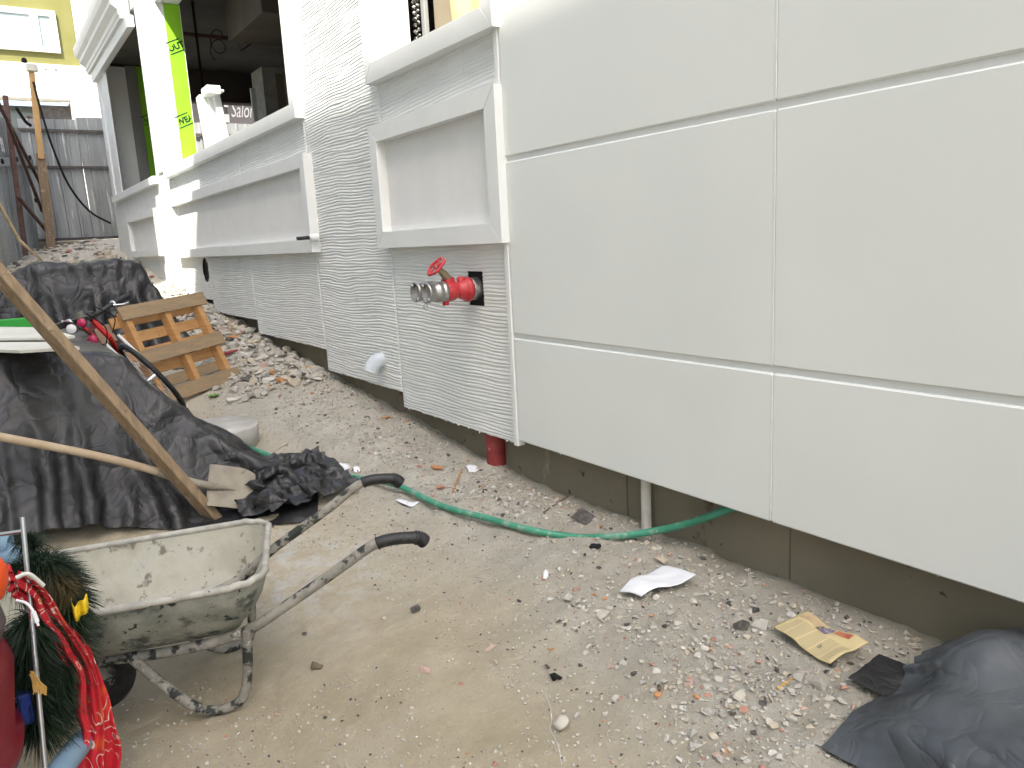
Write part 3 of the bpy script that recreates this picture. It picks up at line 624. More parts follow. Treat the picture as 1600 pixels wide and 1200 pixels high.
e0 = np.array([c0[0] + .02, YF - .06]); e1 = np.array(py_(0, 425, 15.6)[:2]); dd = (e1 - e0) / np.linalg.norm(e1 - e0)
lb = lambda x, y: gbase(x, y) - .12
cuts = [e0 + dd * q for q in (0, 1.55, 3.1, 4.65, 6.6, 8.6, 10.6)]
for k in range(6): corrug('sheet', cuts[k] + dd[::-1] * 0, cuts[k + 1] + dd * .03, 2.72 if k else 2.6, 'galv_old', LF, .17, .02, lb)
def onfence(pxx, pyy, off=.12):         # point on the side-fence plane, a bit in front
    n2 = np.array([-dd[1], dd[0]]); n2 = n2 if n2[0] > 0 else -n2; o2 = e0 + n2 * off; r = ray(pxx, pyy)
    t_ = np.dot(o2 - CAM[:2], n2) / np.dot(r[:2], n2); return CAM + r * t_
for a, b, w_ in (((8, 150), (40, 398), .09), ((45, 182), (76, 395), .09)): MB().bar(onfence(*a), onfence(*b), w_, w_).build('post', 'rust', LF)
for a, b in (((-3, 160), (70, 300)), ((26, 305), (97, 390)), ((10, 185), (66, 330))): MB().bar(onfence(*a, .2), onfence(*b, .2), .055, .055).build('brace', 'rust', LF)
MB().bar(onfence(-20, 254, .06), onfence(56, 250, .06), .03, .16).build('rail', 'galv_old', LF)
hl = MB()
for pp in ((3, 252), (25, 249), (46, 246), (55, 313)): hl.lathe(onfence(*pp, .085), (1, -.4, 0), [(0, 0), (.05, 0), (.05, .02), (0, .02)], 10)
hl.build('bolt', 'black', LF)
nu = MB(); 
for body, pp in (('0 0', (1, 226)), ('5 6', (3, 236))):
    q = onfence(*pp, .045); vs, fs = text_mesh(body, .21, lambda u, v, w: (q[0] - dd[0] * u + w, q[1] - dd[1] * u - w, q[2] + v), extrude=.004); nu.add(vs, fs)
nu.build('lettering', 'white_letter', LF)
# timber pole with cameras
CP = thing('camera_pole', 'timber pole with a small box and cameras at the corner of the fences', 'pole', (1.5, 19.3, 1.8))
p0 = py_(80, 392, 19.3); p1 = py_(49, 112, 19.3); mid = p0 * .45 + p1 * .55
MB().bar(p0 - (0, 0, .2), mid, .17, .12).build('pole', 'timber', CP); MB().bar(mid - (p1 - p0) * .03 + (0, -.07, 0), p1, .11, .07).build('pole_extension', mat('new_timber', (.46, .27, .10), (.52, .33, .14), 8, stretch=(4, 4, .5)), CP)
MB().box(p1 + (-.09, -.1, 0), p1 + (.12, .05, .14), .01).build('junction_box', 'cream_board', CP)
MB().bar(p1 + (.12, -.04, .06), p1 + (.30, -.04, .05), .02, .02).bar(p1 + (.28, -.04, .1), p1 + (.44, -.2, .03), .07, .07).build('camera', 'white_plastic', CP)
MB().lathe(p1 + np.array((-.1, -.05, .15)), (0, 0, 1), [(0, 0), (.05, .01), (.05, .07), (.03, .1), (0, .11)], 12).build('camera', 'black', CP)
o = MB().tube(spline([py_(52, 128, 19.1), py_(66, 180, 19.1), py_(84, 235, 19.2), py_(108, 290, 19.4), py_(140, 330, 19.6), py_(173, 349, 19.7)], 8), .022, 8).build('cable', 'black'); tag(o, 'black cable sagging from the timber pole along the far fence', 'cable')
o = MB().tube(spline([py_(25, 168, 18.5), py_(40, 190, 18.7), py_(48, 196, 18.8)], 6), .03, 8).build('pipe_stub', 'black'); tag(o, 'short black pipe lying over the top of the side fence', 'pipe')
o = MB().tube([py_(-12, 300, 11.0), py_(30, 375, 11.6), np.array(gp(73, 416)) + (0, 0, .02)], [.022, .02, .015], 8).build('thin_pole', 'handle_wood'); tag(o, 'thin pale wooden pole leaning by the side fence behind the far tarp', 'pole')
# rubble hump at the fence foot
for k, (pp, sx, m) in enumerate((((95, 398), .12, 'st_white'), ((88, 412), .10, 'st_white'), ((35, 402), .2, 'st_brick'), ((28, 440), .3, 'concrete_grey'))):
    pass

# ================================================================== THINGS ON THE WALL
V0 = py_(740, 452, HV[0]); base = np.array([XR, HV[0], HV[1]])
V = thing('fire_inlet_valve', 'red fire inlet valve with twin metal hose couplings sticking out of the white wall', 'valve', base)
def lx(d, dz=0, dy=0): return base + np.array([-d, dy, dz])
b_ = MB(); b_.lathe(lx(.045), (-1, 0, 0), [(0, 0), (.062, 0), (.070, .006), (.070, .03), (.060, .036), (.055, .06), (.045, .075), (.040, .085), (.052, .10), (.060, .13), (.056, .165), (.048, .18), (.048, .20), (0, .20)], 28)
b_.tube([lx(.17, 0), lx(.185, .07)], [.045, .036], 18); b_.tube([lx(.205, -.03), lx(.205, -.078)], .018, 12)
b_.lathe(lx(.10, .055, 0), (0, 0, 1), [(.022, -.02), (.022, .012), (.012, .02), (0, .02)], 12); b_.build('valve_body', 'red_paint', V)
MB().lathe(lx(-.012), (-1, 0, 0), [(.050, 0), (.062, .004), (.066, .012), (.062, .02), (.066, .03), (.062, .04), (.066, .05), (.06, .057), (0, .057)], 28).build('wall_collar', 'alu', V)
sp_ = MB(); sp_.tube([lx(.175, .055), lx(.205, .095), lx(.245, .135)], [.026, .023, .012], 14); sp_.build('valve_stem', 'brass', V)
hw = MB(); hc = lx(.25, .14); ax = np.array([-.72, 0, .69]); u1 = np.array([0, 1.0, 0]); u2 = np.cross(ax, u1)
hw.tube([hc + .058 * (1 + .06 * math.cos(5 * t)) * (math.cos(t) * u1 + math.sin(t) * u2) for t in np.linspace(0, 2 * math.pi, 40, endpoint=False)], .0085, 8, closed=True)
for k in range(5): t = k * 2 * math.pi / 5; hw.tube([hc, hc + .058 * (math.cos(t) * u1 + math.sin(t) * u2)], .006, 6)
hw.lathe(hc - ax * .01, ax, [(0, 0), (.016, 0), (.016, .02), (0, .02)], 12); hw.build('handwheel', 'red_paint', V)
def coupling(d0, L, r, nm, dy=0.0):
    lx = lambda d, dz=0, dy_=0: base + np.array([-d, dy + dy_, dz])
    c = MB(); c.lathe(lx(d0), (-1, 0, 0), [(r * .72, 0), (r, .004), (r, L * .18), (r * .93, L * .22), (r * .93, L * .30), (r, L * .34), (r, L * .5), (r * .88, L * .54), (r * .88, L * .82), (r * .97, L * .86), (r * .97, L), (r * .80, L), (r * .76, L * .8), (r * .62, L * .78), (r * .60, L * .3), (0, L * .3)], 30)
    for k in range(2):
        t = k * math.pi + .9; q = lx(d0 + L * .9) + np.array([0, r * .8 * math.cos(t), r * .8 * math.sin(t)]); c.lathe(q, (-1, 0, 0), [(0, 0), (.012, 0), (.012, .016), (0, .02)], 10)
    co = c.build(nm, 'alu', V); MB().lathe(lx(d0 + L * .52), (-1, 0, 0), [(r * .605, 0), (r * .3, .003), (0, .004)], 24).build('mouth_shade_disc', 'black_rubber', co); return co  # black disc paints the darkness deep inside the coupling
coupling(.203, .125, .058, 'hose_coupling'); coupling(.203, .125, .058, 'hose_coupling', .128)
MB().tube(spline([lx(.09), lx(.13, 0, .05), lx(.165, 0, .105), lx(.204, 0, .128)], 6), .045, 18).build('branch', 'red_paint', V)
MB().tube([lx(.30, -.062, .06) + np.array([.012 * math.cos(t), .002, -.018 + .016 * math.sin(t)]) for t in np.linspace(0, 6.28, 16, endpoint=False)], .002, 6, closed=True).build('chain_ring', 'alu', V)
# pvc outlet, black stub
e = px_(598, 562, XR); o = MB(); dirn = np.array([-.75, .10, -.62]); dirn /= np.linalg.norm(dirn); e = np.array([XR, e[1], e[2]])
o.tube(spline([e + (.02, 0, 0), e + (-.03, 0, -.0), e + (-.055, 0, -.012), e + (-.085, .005, -.045), e + (-.10, .008, -.075)], 5), [.055] * 21, 20, caps=False); o.tube(spline([e + (-.02, 0, 0), e + (-.055, 0, -.012), e + (-.0835, .005, -.044), e + (-.0995, .008, -.0745)], 5), [.049] * 16, 20, caps=False)
o = o.build('drain_outlet', 'grey_pvc', recalc=False); tag(o, 'short grey plastic drain elbow poking out low on the combed wall', 'pipe')
T_ = thing('wall_stub', 'black cable stub in a white plug at the corner of the long moulding', 'cable', px_(486, 371, 2.25)); k = px_(487, 371, 2.25)
MB().lathe(k, (-1, 0, 0), [(.03, -.05), (.03, .0), (.022, .02), (0, .02)], 14).build('plug', 'white_plastic', T_); MB().tube([k + (-.01, 0, 0), k + (-.12, .01, -.004)], .015, 12).build('stub', 'black_rubber', T_)
# pipes below the cladding
c = px_(777, 740, 2.395); o = MB().tube([(c[0], c[1], -.1), (c[0], c[1], .389)], .058, 24).build('red_pipe', 'red_pipe'); tag(o, 'dull red pipe running from the ground up behind the combed panels', 'pipe')
c = px_(1010, 800, 2.40); o = MB().tube([(c[0] - .004, c[1], -.1), (c[0] + .004, c[1], .66)], .024, 20).build('white_pipe', 'white_pvc'); tag(o, 'thin dusty white pipe standing in the ground against the plinth', 'pipe')

# hose
H = thing('garden_hose', 'green water hose running from the front tarp to under the flat panels', 'hose', gp(620, 765))
gs_ = lambda a, b, h=.016: (lambda p: np.array([p[0], p[1], float(gbase(p[0], p[1])) + h + .012]))(gp(a, b, h))
hp = [gs_(360, 690, .016), gs_(440, 722), gs_(500, 742), gs_(560, 752), gs_(620, 767), gs_(690, 792), gs_(760, 817, .018), gs_(830, 832, .02)]
hp += [px_(900, 839, 2.12), px_(960, 838, 2.2), px_(1010, 832, 2.29), px_(1060, 822, 2.345), px_(1110, 806, 2.37), px_(1160, 786, 2.40), px_(1200, 764, 2.43)]
MB().tube(spline(hp, 8), .0165, 14).build('tube', 'hose', H)
q = gp(537, 748, .012); MB().tube([q + np.array([.0, .025 * math.cos(t), .018 * math.sin(t) + .008]) for t in np.linspace(0, 6.28, 18, endpoint=False)], .0045, 8, closed=True).build('hose_clip', 'white_plastic', H)

# ================================================================== WHEELBARROW
Wb_o = np.array([.700, 2.700, .450]); wa = np.array([-.94664, .32127, -.02562]); ws = np.array([.3143, .93784, .14722]); wu = np.array([-.07133, -.13131, .98877]); K = .785
def wl(u, v, w): return Wb_o + K * (wa * u + ws * v + wu * w)
wst = np.array([.319, .9478, 0.0]); wut = np.cross(wst, wa); wut = wut if wut[2] > 0 else -wut
def wlt(u, v, w): return Wb_o + np.array([.026, .068, -.033]) + K * (wa * u + wst * v + wut * w)
WB = thing('wheelbarrow', 'cement caked wheelbarrow with black grips standing on the sandy ground', 'wheelbarrow', (.4, 2.75, G(.4, 2.75)))
def rrect(L0, L1, Wd, r, n=8):
    out = []
    for cx, cy, t0 in ((L1 - r, Wd / 2 - r, 0), (L0 + r, Wd / 2 - r, 90), (L0 + r, -Wd / 2 + r, 180), (L1 - r, -Wd / 2 + r, 270)):
        for k in range(n + 1): t = R(t0 + 90 * k / n); out.append((cx + r * math.cos(t), cy + r * math.sin(t)))
    return out
def ring_interp(a, b, t): return [((1 - t) * p[0] + t * q[0], (1 - t) * p[1] + t * q[1]) for p, q in zip(a, b)]
top = rrect(0, 1.14, .80, .14); bot = rrect(.14, .82, .44, .10)
sec = [(0, 0), (.06, .04), (.2, .10), (.45, .17), (.72, .225), (.90, .26), (1.0, .28)]
def tray_shell(off, m, nm, parent):
    mb = MB(); rings = []
    for t, d in sec:
        rg = ring_interp(top, bot, t); cxm = np.mean([p[0] for p in rg]); cym = 0
        dent = [.004 * math.sin(7 * i + 11 * t) for i in range(len(rg))]
        rings.append([wlt(p[0] + (off + dent[i]) * (1 if p[0] > cxm else -1), p[1] + (off + dent[i]) * (1 if p[1] > 0 else -1), -d - off * .5) for i, p in enumerate(rg)])
    for sc2 in (.6, .25): rg = [((p[0] - .46) * sc2 + .46, p[1] * sc2) for p in bot]; rings.append([wlt(p[0], p[1], -.288 - off * .5) for p in rg])
    n = len(rings[0]); vs = [v for rg in rings for v in rg] + [wlt(.46, 0, -.290 - off * .5)]
    fs = [[i * n + k, i * n + (k + 1) % n, (i + 1) * n + (k + 1) % n, (i + 1) * n + k] for i in range(len(rings) - 1) for k in range(n)] + [[(len(rings) - 1) * n + k, (len(rings) - 1) * n + (k + 1) % n, len(vs) - 1] for k in range(n)]
    mb.add(vs, fs, True); return mb.build(nm, m, parent)
tr_ = tray_shell(.006, 'tray_out', 'tray', WB); tray_shell(-.002, 'tray_in', 'tray_lining', tr_)
MB().tube([wlt(p[0] + .004 * math.sin(i * 2.1), p[1], .004 + .004 * math.sin(i * 1.7)) for i, p in enumerate(rrect(-.006, 1.146, .812, .14, 10))], .0125, 10, closed=True).build('rim', mat('rim_cement', (.43, .41, .35), (.30, .29, .25), 18, spots=[((.12, .12, .1), 30, .62, .68)], bumps=[('n', 60, .4, .005)]), tr_)
pl_ = MB(); cc = np.array(wlt(.52, -.03, -.284)); n = 14; pts = []
rr_ = [(0, .045), (.04, .04), (.08, .022), (.11, .0)]
for i, (rad, hh) in enumerate(rr_):
    for k in range(n): t = 2 * math.pi * k / n; q = rad * (1 + .3 * math.sin(3 * t + i)); pts.append(cc + wa * q * math.cos(t) + ws * q * math.sin(t) + wu * (hh + .006 * math.sin(5 * t + i)))
pl_.add(pts, [[i * n + k, i * n + (k + 1) % n, (i + 1) * n + (k + 1) % n, (i + 1) * n + k] for i in range(3) for k in range(n)], True); o = pl_.build('plaster_lump', 'st_white'); tag(o, 'small heap of white plaster inside the wheelbarrow tray', 'plaster')
for sgn in (-1, 1):
    ext = 0.02 if sgn < 0 else 0.0; lift = .0 if sgn < 0 else .012
    path = [(-.685 - ext, .30, .050 + lift), (-.655 - ext, .30, .078 + lift), (-.59, .30, .092 + lift), (-.51, .30, .09 + lift), (-.43, .298, .058 + lift * .7), (-.30, .295, -.02), (-.03, .285, -.175), (.08, .26, -.245), (.2, .22, -.30), (.45, .17, -.345), (.8, .10, -.36), (1.08, .055, -.36)]
    P = spline([wl(u, sgn * v, w) for u, v, w in path], 6)
    MB().tube(P[12:], .0185, 12).build('handle', 'barrow_tube', WB)
    g_ = MB(); gpth = P[:20]; g_.tube(gpth, [.0235 if i < 8 else .0215 for i in range(len(gpth))], 14)
    for i in range(1, 8): d = gpth[i + 1] - gpth[i - 1]; g_.lathe(gpth[i], d, [(.0235, -.003), (.0262, 0), (.0235, .003)], 14)
    g_.lathe(gpth[-1], gpth[-1] - gpth[-2], [(.0215, -.004), (.025, 0), (.0215, .004)], 14); g_.build('grip', 'grip', WB)
    ft = wl(.27, sgn * .27, 0); LB = -(ft[2] - G(ft[0], ft[1]) - .016) / (K * wu[2])
    lg = spline([wl(.10, sgn * .265, -.24), wl(.12, sgn * .268, -.42), wl(.145, sgn * .27, LB + .09), wl(.18, sgn * .27, LB + .025), wl(.27, sgn * .27, LB), wl(.36, sgn * .27, LB + .04), wl(.47, sgn * .25, LB + .17), wl(.60, sgn * .155, -.345)], 6)
    MB().tube(lg, .0175, 12).build('leg', 'barrow_tube', WB)
wr_ = .205 * K; wc = wl(.84, 0, -.47); wc[2] = G(wc[0], wc[1]) + wr_ * 1.0; wh = MB(); u1, u2 = wa, np.cross(wa, ws)
wheel = MB().tube([wc + wr_ * .80 * (math.cos(t) * u1 + math.sin(t) * u2) for t in np.linspace(0, 2 * math.pi, 36, endpoint=False)], wr_ * .22, 12, closed=True).build('tyre', 'black_rubber', WB)
MB().lathe(wc - ws * .035, ws, [(0, .0), (.03, 0), (.045, .02), (wr_ * .62, .02), (wr_ * .65, .012), (wr_ * .65, .06), (wr_ * .62, .05), (.045, .05), (.03, .07), (0, .07)], 28).build('rim', 'barrow_tube', wheel)
MB().tube([wc - ws * .08, wc + ws * .08], .010, 10).bar(wc - ws * .06, wl(.88, -.075, -.345), .03, .006).bar(wc + ws * .06, wl(.88, .075, -.345), .03, .006).build('axle_bracket', 'barrow_tube', WB)

# ================================================================== TARPS (small numpy cloth solver)
def drape(P, hf, steps, rest=1.03, jitter=.02, iters=7, fric=.25, seed=1, restfield=None, bend=.25):
    rg = np.random.default_rng(seed); P = P.copy(); m, n, _ = P.shape; prev = P.copy()
    Lh = np.linalg.norm(P[:, 1:, :2] - P[:, :-1, :2], axis=-1) * rest; Lv = np.linalg.norm(P[1:, :, :2] - P[:-1, :, :2], axis=-1) * rest
    if restfield is not None: Lh = Lh * restfield[:, 1:]; Lv = Lv * restfield[1:, :]
    D = math.sqrt
    Ld = np.sqrt(((Lh[:-1] + Lh[1:]) / 2) ** 2 + ((Lv[:, :-1] + Lv[:, 1:]) / 2) ** 2)
    Lh = Lh * (1 + jitter * rg.standard_normal(Lh.shape)); Lv = Lv * (1 + jitter * rg.standard_normal(Lv.shape))
    L2h = (Lh[:, 1:] + Lh[:, :-1]) * .97; L2v = (Lv[1:] + Lv[:-1]) * .97
    P[..., 2] += .012 * rg.standard_normal((m, n))
    def con(A, Bq, L, k):
        d = Bq - A; l = np.linalg.norm(d, axis=-1) + 1e-9; c = (.5 * k * (l - L) / l)[..., None] * d; A += c; Bq -= c
    e = 1e-3
    for s in range(steps):
        vel = (P - prev) * .965; prev = P.copy(); P = P + vel; P[..., 2] -= 9.8 / 3600
        for it in range(iters):
            for o in (0, 1):
                a = P[:, o:n - 1:2]; con(a, P[:, o + 1::2][:, :a.shape[1]], Lh[:, o::2], 1)
                a = P[o:m - 1:2]; con(a, P[o + 1::2][:a.shape[0]], Lv[o::2], 1)
                a = P[o:m - 1:2, :-1]; con(a, P[o + 1::2, 1:][:a.shape[0]], Ld[o::2], .6)
                a = P[o:m - 1:2, 1:]; con(a, P[o + 1::2, :-1][:a.shape[0]], Ld[o::2], .6)
            for o in range(4):
                if o % 4 in (0, 1, 2, 3):
                    a = P[:, o:n - 2:4]; con(a, P[:, o + 2::4][:, :a.shape[1]], L2h[:, o::4], bend)
                    a = P[o:m - 2:4]; con(a, P[o + 2::4][:a.shape[0]], L2v[o::4], bend)
            x, y = P[..., 0], P[..., 1]; h = hf(x, y) + .006; pen = h - P[..., 2]; hit = pen > 0
            if hit.any():
                gx = (hf(x + e, y) - h + .006) / e; gy = (hf(x, y + e) - h + .006) / e; nn = 1 / np.sqrt(gx * gx + gy * gy + 1)
                k = np.where(hit, pen * nn, 0); P[..., 0] -= k * gx * nn; P[..., 1] -= k * gy * nn; P[..., 2] += k * nn
                f = (hit * (1 - fric))[..., None]; P = P - (P - prev) * f * np.array([1, 1, .3])
    return P
def upsample(P, f):
    for ax in (0, 1):
        n = P.shape[ax]; t = np.linspace(0, n - 1, (n - 1) * f + 1); i = np.clip(t.astype(int), 0, n - 2); u = t - i
        sh = [1, 1, 1]; sh[ax] = -1; u = u.reshape(sh); g = lambda k: np.take(P, np.clip(i + k, 0, n - 1), axis=ax)
        a, b, c, d = g(-1), g(0), g(1), g(2); P = .5 * (2 * b + (c - a) * u + (2 * a - 5 * b + 4 * c - d) * u * u + (-a + 3 * b - 3 * c + d) * u ** 3)
    return P
def cloth_obj(name, P, m, parent=None, f=3, d=.04, amp=.012, seed=1, down=(1.0, 1.0)):
    P = upsample(P, f); gx = np.gradient(P, axis=0); gy = np.gradient(P, axis=1); N = np.cross(gx, gy); N /= np.linalg.norm(N, axis=-1, keepdims=True) + 1e-9
    s, t = np.meshgrid(np.arange(P.shape[0]) * d / f, np.arange(P.shape[1]) * d / f, indexing='ij')
    rg = np.random.default_rng(seed); wx = s + .06 * fbm(s * 2.2, t * 2.2, 2, seed + 9); wy = t + .06 * fbm(s * 2.2, t * 2.2, 2, seed + 19); h = 0 * s
    for k in range(9):
        th = rg.uniform(0, math.pi); fq = rg.uniform(1.6, 3.4) * (1 if k < 4 else 2.4); q = (wx * math.cos(th) * down[0] + wy * math.sin(th) * down[1]) * fq + rg.random()
        mk = ss(.42, .72, vnoise(s * 1.5 * (1 if k < 4 else 2), t * 1.5 * (1 if k < 4 else 2), seed + 100 + k)); cell = np.floor(q); tri = 1 - np.abs(2 * (q - cell) - 1); ht = .35 + .65 * vnoise(cell * 1.37, 0 * cell, seed + 200 + k)
        h = h + mk * ht * (tri ** 1.6 - .35) * (1 if k < 4 else .42)
    P = P + N * (amp * h)[..., None]
    o = fastmesh(name, P.reshape(-1, 3), gridfaces(*P.shape[:2]), m, smooth=True, parent=parent)
    return o
def sheetgrid(x0, x1, y0, y1, d, z):
    xs = np.arange(x0, x1, d); ys = np.arange(y0, y1, d); X, Y = np.meshgrid(xs, ys, indexing='ij'); return np.stack([X, Y, 0 * X + z], -1)
def front_heap(x, y):
    g0 = gbase(x, y); top_ = np.interp(x + .2 * ss(.78, 1.0, x) * ss(4.7, 5.1, y), [-1.5, 0, .51, .61, .69, .80, .95, 1.02, 1.25, 1.45], [1.06, 1.04, .975, .93, .80, .65, .49, .40, .22, .0]) + .02 * fbm(x * 3, y * 3, 2, 61)
    fr_ = np.interp(y, [4.36, 4.50, 4.66, 4.84, 5.0, 6.6, 6.95], [0, .22, .55, .88, 1.1, 1.1, 0])
    return np.maximum(g0, np.minimum(top_, fr_ + g0 * .9))
P = sheetgrid(-1.45, 1.50, 3.98, 6.9, .042, 1.16)
rf = 1 + .25 * ss(.8, 1.3, P[..., 0]) * ss(5.2, 4.5, P[..., 1])
P = drape(P, front_heap, 140, 1.035, .02, 7, seed=3, restfield=rf)
FT = cloth_obj('front_tarp', P, 'tarp', d=.042, amp=.024, seed=21); tag(FT, 'black plastic sheet over the nearer stack behind the wheelbarrow', 'tarp', 'black plastic sheets over site materials')
rgb = lambda x, y: gbase(x, y) + .05 + .05 * np.exp(-(((x - 1.22) / .22) ** 2 + ((y - 4.45) / .2) ** 2))
P = sheetgrid(1.10, 1.56, 4.20, 4.72, .021, .26)
P[..., 2] += .10 * np.exp(-(((P[..., 0] - 1.25) / .15) ** 2 + ((P[..., 1] - 4.45) / .15) ** 2))
P[..., :2] += .02 * RNG.standard_normal(P[..., :2].shape) * .3
rfb = 1.35 + .6 * vnoise(P[..., 0] * 9, P[..., 1] * 9, 77)
P = drape(P, rgb, 70, 1.0, .06, 8, fric=.6, seed=5, restfield=rfb, bend=.1)
cloth_obj('bunched_edge', P, 'tarp', FT, d=.021, amp=.006, seed=31)
def back_heap(x, y):
    g0 = gbase(x, y); top_ = np.interp(x, [-.2, .05, .28, .5, .8, 1.2, 1.38, 1.46, 1.56], [0, 1.1, 1.40, 1.50, 1.46, 1.49, 1.42, 1.2, .0]) + .035 * fbm(x * 4, y * 4, 2, 71)
    fr_ = np.interp(y, [8.35, 8.55, 8.75, 9.6, 9.9], [0, .9, 1.6, 1.6, 0])
    return np.maximum(g0, np.minimum(top_, fr_))
P = sheetgrid(-.5, 2.0, 7.85, 10.2, .05, 1.62); P = drape(P, back_heap, 130, 1.06, .03, 6, seed=8)
o = cloth_obj('back_tarp', P, 'tarp', d=.05, amp=.036, seed=43, down=(1.2, .8)); tag(o, 'black plastic sheet over the farther heap beyond the bicycle', 'tarp', 'black plastic sheets over site materials')
def right_heap(x, y):
    g0 = gbase(x, y); b1 = .15 * np.exp(-(((x - 2.13) / .34) ** 8 + ((y - .42) / .62) ** 8)); b2 = .07 * np.exp(-(((x - 2.2) / .12) ** 2 + ((y - .95) / .15) ** 2))
    return np.maximum(g0 + b1 + b2 + .02 * fbm(x * 6, y * 6, 2, 81), np.where(x > 2.42, .6, 0))
P = sheetgrid(1.715, 2.41, -.35, 1.13, .022, .42); P = drape(P, right_heap, 110, 1.07, .03, 6, seed=11)
o = cloth_obj('corner_tarp', P, 'tarp_blue', d=.022, amp=.026, seed=51); tag(o, 'blue black plastic sheet over a low heap against the plinth, beside the newspaper', 'tarp')

# boards lying on the front stack
def slab(name, pts, z, th, m, label, cat):
    mb = MB(); n = len(pts); q = [(p[0], p[1]) for p in pts]; zz_ = z if hasattr(z, '__len__') else [z] * n
    mb.add([(a, b, c) for (a, b), c in zip(q, zz_)] + [(a, b, c + th) for (a, b), c in zip(q, zz_)], [list(range(n))[::-1], list(range(n, 2 * n))] + [[i, (i + 1) % n, n + (i + 1) % n, n + i] for i in range(n)])
    return tag(mb.build(name, m), label, cat)
P4 = [pz(-150, 541, 1.075)[:2], pz(32, 551, 1.065)[:2], pz(125, 547, 1.06)[:2], pz(88, 536, 1.07)[:2], pz(-140, 534, 1.075)[:2]]
slab('cream_board', P4, 1.062, .014, 'cream_board', 'cream board with a slanted corner lying on the front black tarp', 'board')
P5 = [pz(-150, 533, 1.085)[:2], pz(96, 535, 1.07)[:2], pz(118, 533, 1.065)[:2], pz(70, 514, 1.085)[:2], pz(-140, 508, 1.10)[:2]]
slab('cream_sheet', P5, 1.083, .012, 'cream_board', 'wide cream sheet lying flat behind the slanted board on the front tarp', 'sheet')
a = py_(-20, 508, 6.75); b = py_(52, 510, 6.75); o = MB().box((a[0] - .3, 6.72, a[2] - .06), (b[0], 6.78, py_(20, 498, 6.75)[2]), .004).build('green_panel', 'green_plastic'); tag(o, 'bright green panel edge behind the cream sheets', 'panel')
# grey cloth piece at the right of the boards
a = [py_(120, 520, 5.9), py_(150, 530, 5.5), py_(180, 548, 5.2)]
# post and shovel
fo = gp(337, 813, -.01); tp = py_(-60, 362, 4.28); o = MB().bar(fo, tp, .085, .05, roll=.5, ch=.004).build('wooden_post', 'timber'); tag(o, 'long weathered timber post leaning across the front black tarp', 'post')
SH = thing('shovel', 'dusty shovel with long wooden handle lying against the front tarp', 'shovel', gp(380, 775))
h0 = py_(-60, 671, 4.36); h1 = py_(150, 712, 4.36); h2 = py_(262, 741, 4.36); h3 = py_(325, 765, 4.36)
MB().tube(spline([h0, h1, h2], 8), [.021] * 17, 12).build('handle', 'handle_wood', SH)
bl = MB(); c0_ = py_(318, 760, 4.36); tipb = gp(412, 772, .05); dx = tipb - c0_; Lb = np.linalg.norm(dx); dx /= Lb
sd = py_(346, 726, 4.50) - py_(332, 800, 4.28); sd -= dx * np.dot(sd, dx); wb_ = np.linalg.norm(sd); sd /= wb_; nb = np.cross(sd, dx); nb = nb if nb[2] > 0 else -nb
us_ = np.linspace(0, 1, 14); vs_ = np.linspace(-1, 1, 13); Pb = []
for u in us_:
    w_ = .5 * min(.27, wb_) * (1 if u < .5 else math.sqrt(max(0, 1 - ((u - .5) / .5) ** 2)) * .98 + .02)
    Pb.append([c0_ + dx * (.02 + u * (Lb - .02)) + sd * (v * w_) + nb * (.022 * v * v - .05 * (u - .5) ** 2 * .6 - .012 * math.exp(-(v * 3) ** 2) * (1 - u) + .012) for v in vs_])
bo = MB().grid(np.array(Pb)).build('blade', 'shovel_steel', SH); md = bo.modifiers.new('thickness', 'SOLIDIFY'); md.thickness = .0035
MB().tube(spline([h2 - (h2 - h1) * .15, h3 * .5 + h2 * .5 + (0, 0, .004), c0_ + dx * .06 + nb * .012, c0_ + dx * .17 + nb * .006], 5), [.024] * 6 + [.022] * 4 + [.018, .015, .012, .009, .006, .004], 12).build('socket', 'shovel_steel', SH)

# concrete rings
c = pz(341, 664, .34); o = MB().lathe((c[0], c[1], .17), (.02, -.03, 1), [(0, 0), (.25, 0), (.258, .16), (.250, .17), (0, .17)], 48).build('concrete_disc', 'concrete_grey'); tag(o, 'round grey concrete cover lying on the sand behind the front tarp', 'concrete cover')
c = pz(368, 692, .20); o = MB().lathe((c[0], c[1], .12), (.1, -.06, 1), [(0, 0), (.15, 0), (.15, .075), (.144, .08), (0, .08)], 36).build('concrete_ring', 'concrete_grey'); tag(o, 'smaller concrete disc beside the hose, below the round cover', 'concrete cover')

# pallet
PO = np.array([1.432, 6.815, .352]); a_, b_2, c_2 = .58, -.361, -.053
def R3(a, b, c):
    ca, sa = np.cos(a), np.sin(a); cb, sb = np.cos(b), np.sin(b); cc, sc = np.cos(c), np.sin(c)
    return np.array([[ca, -sa, 0], [sa, ca, 0], [0, 0, 1]]) @ np.array([[1, 0, 0], [0, cb, -sb], [0, sb, cb]]) @ np.array([[cc, 0, sc], [0, 1, 0], [-sc, 0, cc]])
MR = R3(a_, b_2, c_2) * .81
TP = lambda v: PO + v @ MR.T
PA = thing('pallet', 'orange wooden pallet propped on edge beside the bicycle', 'pallet', (1.43, 6.82, .3))
for z in (0, .43, .90): 
    MB().box((-.575, -.022, z), (.575, 0, z + .14), .003, T=TP).build('bottom_board', 'pallet_old', PA)
for x in (-.5, 0, .46): MB().box((x - .03, .002, -.0), (x + .04, .095, 1.0), .004, T=TP).build('stringer', 'pallet_new', PA)
for k, z in enumerate((-.0, .17, .33, .50, .68, .86)):
    MB().box((-.62 if k % 2 else -.58, .097, z), (.58, .119, z + .112), .003, T=TP).build('deck_board', 'pallet_new' if k > 1 else 'pallet_old', PA)

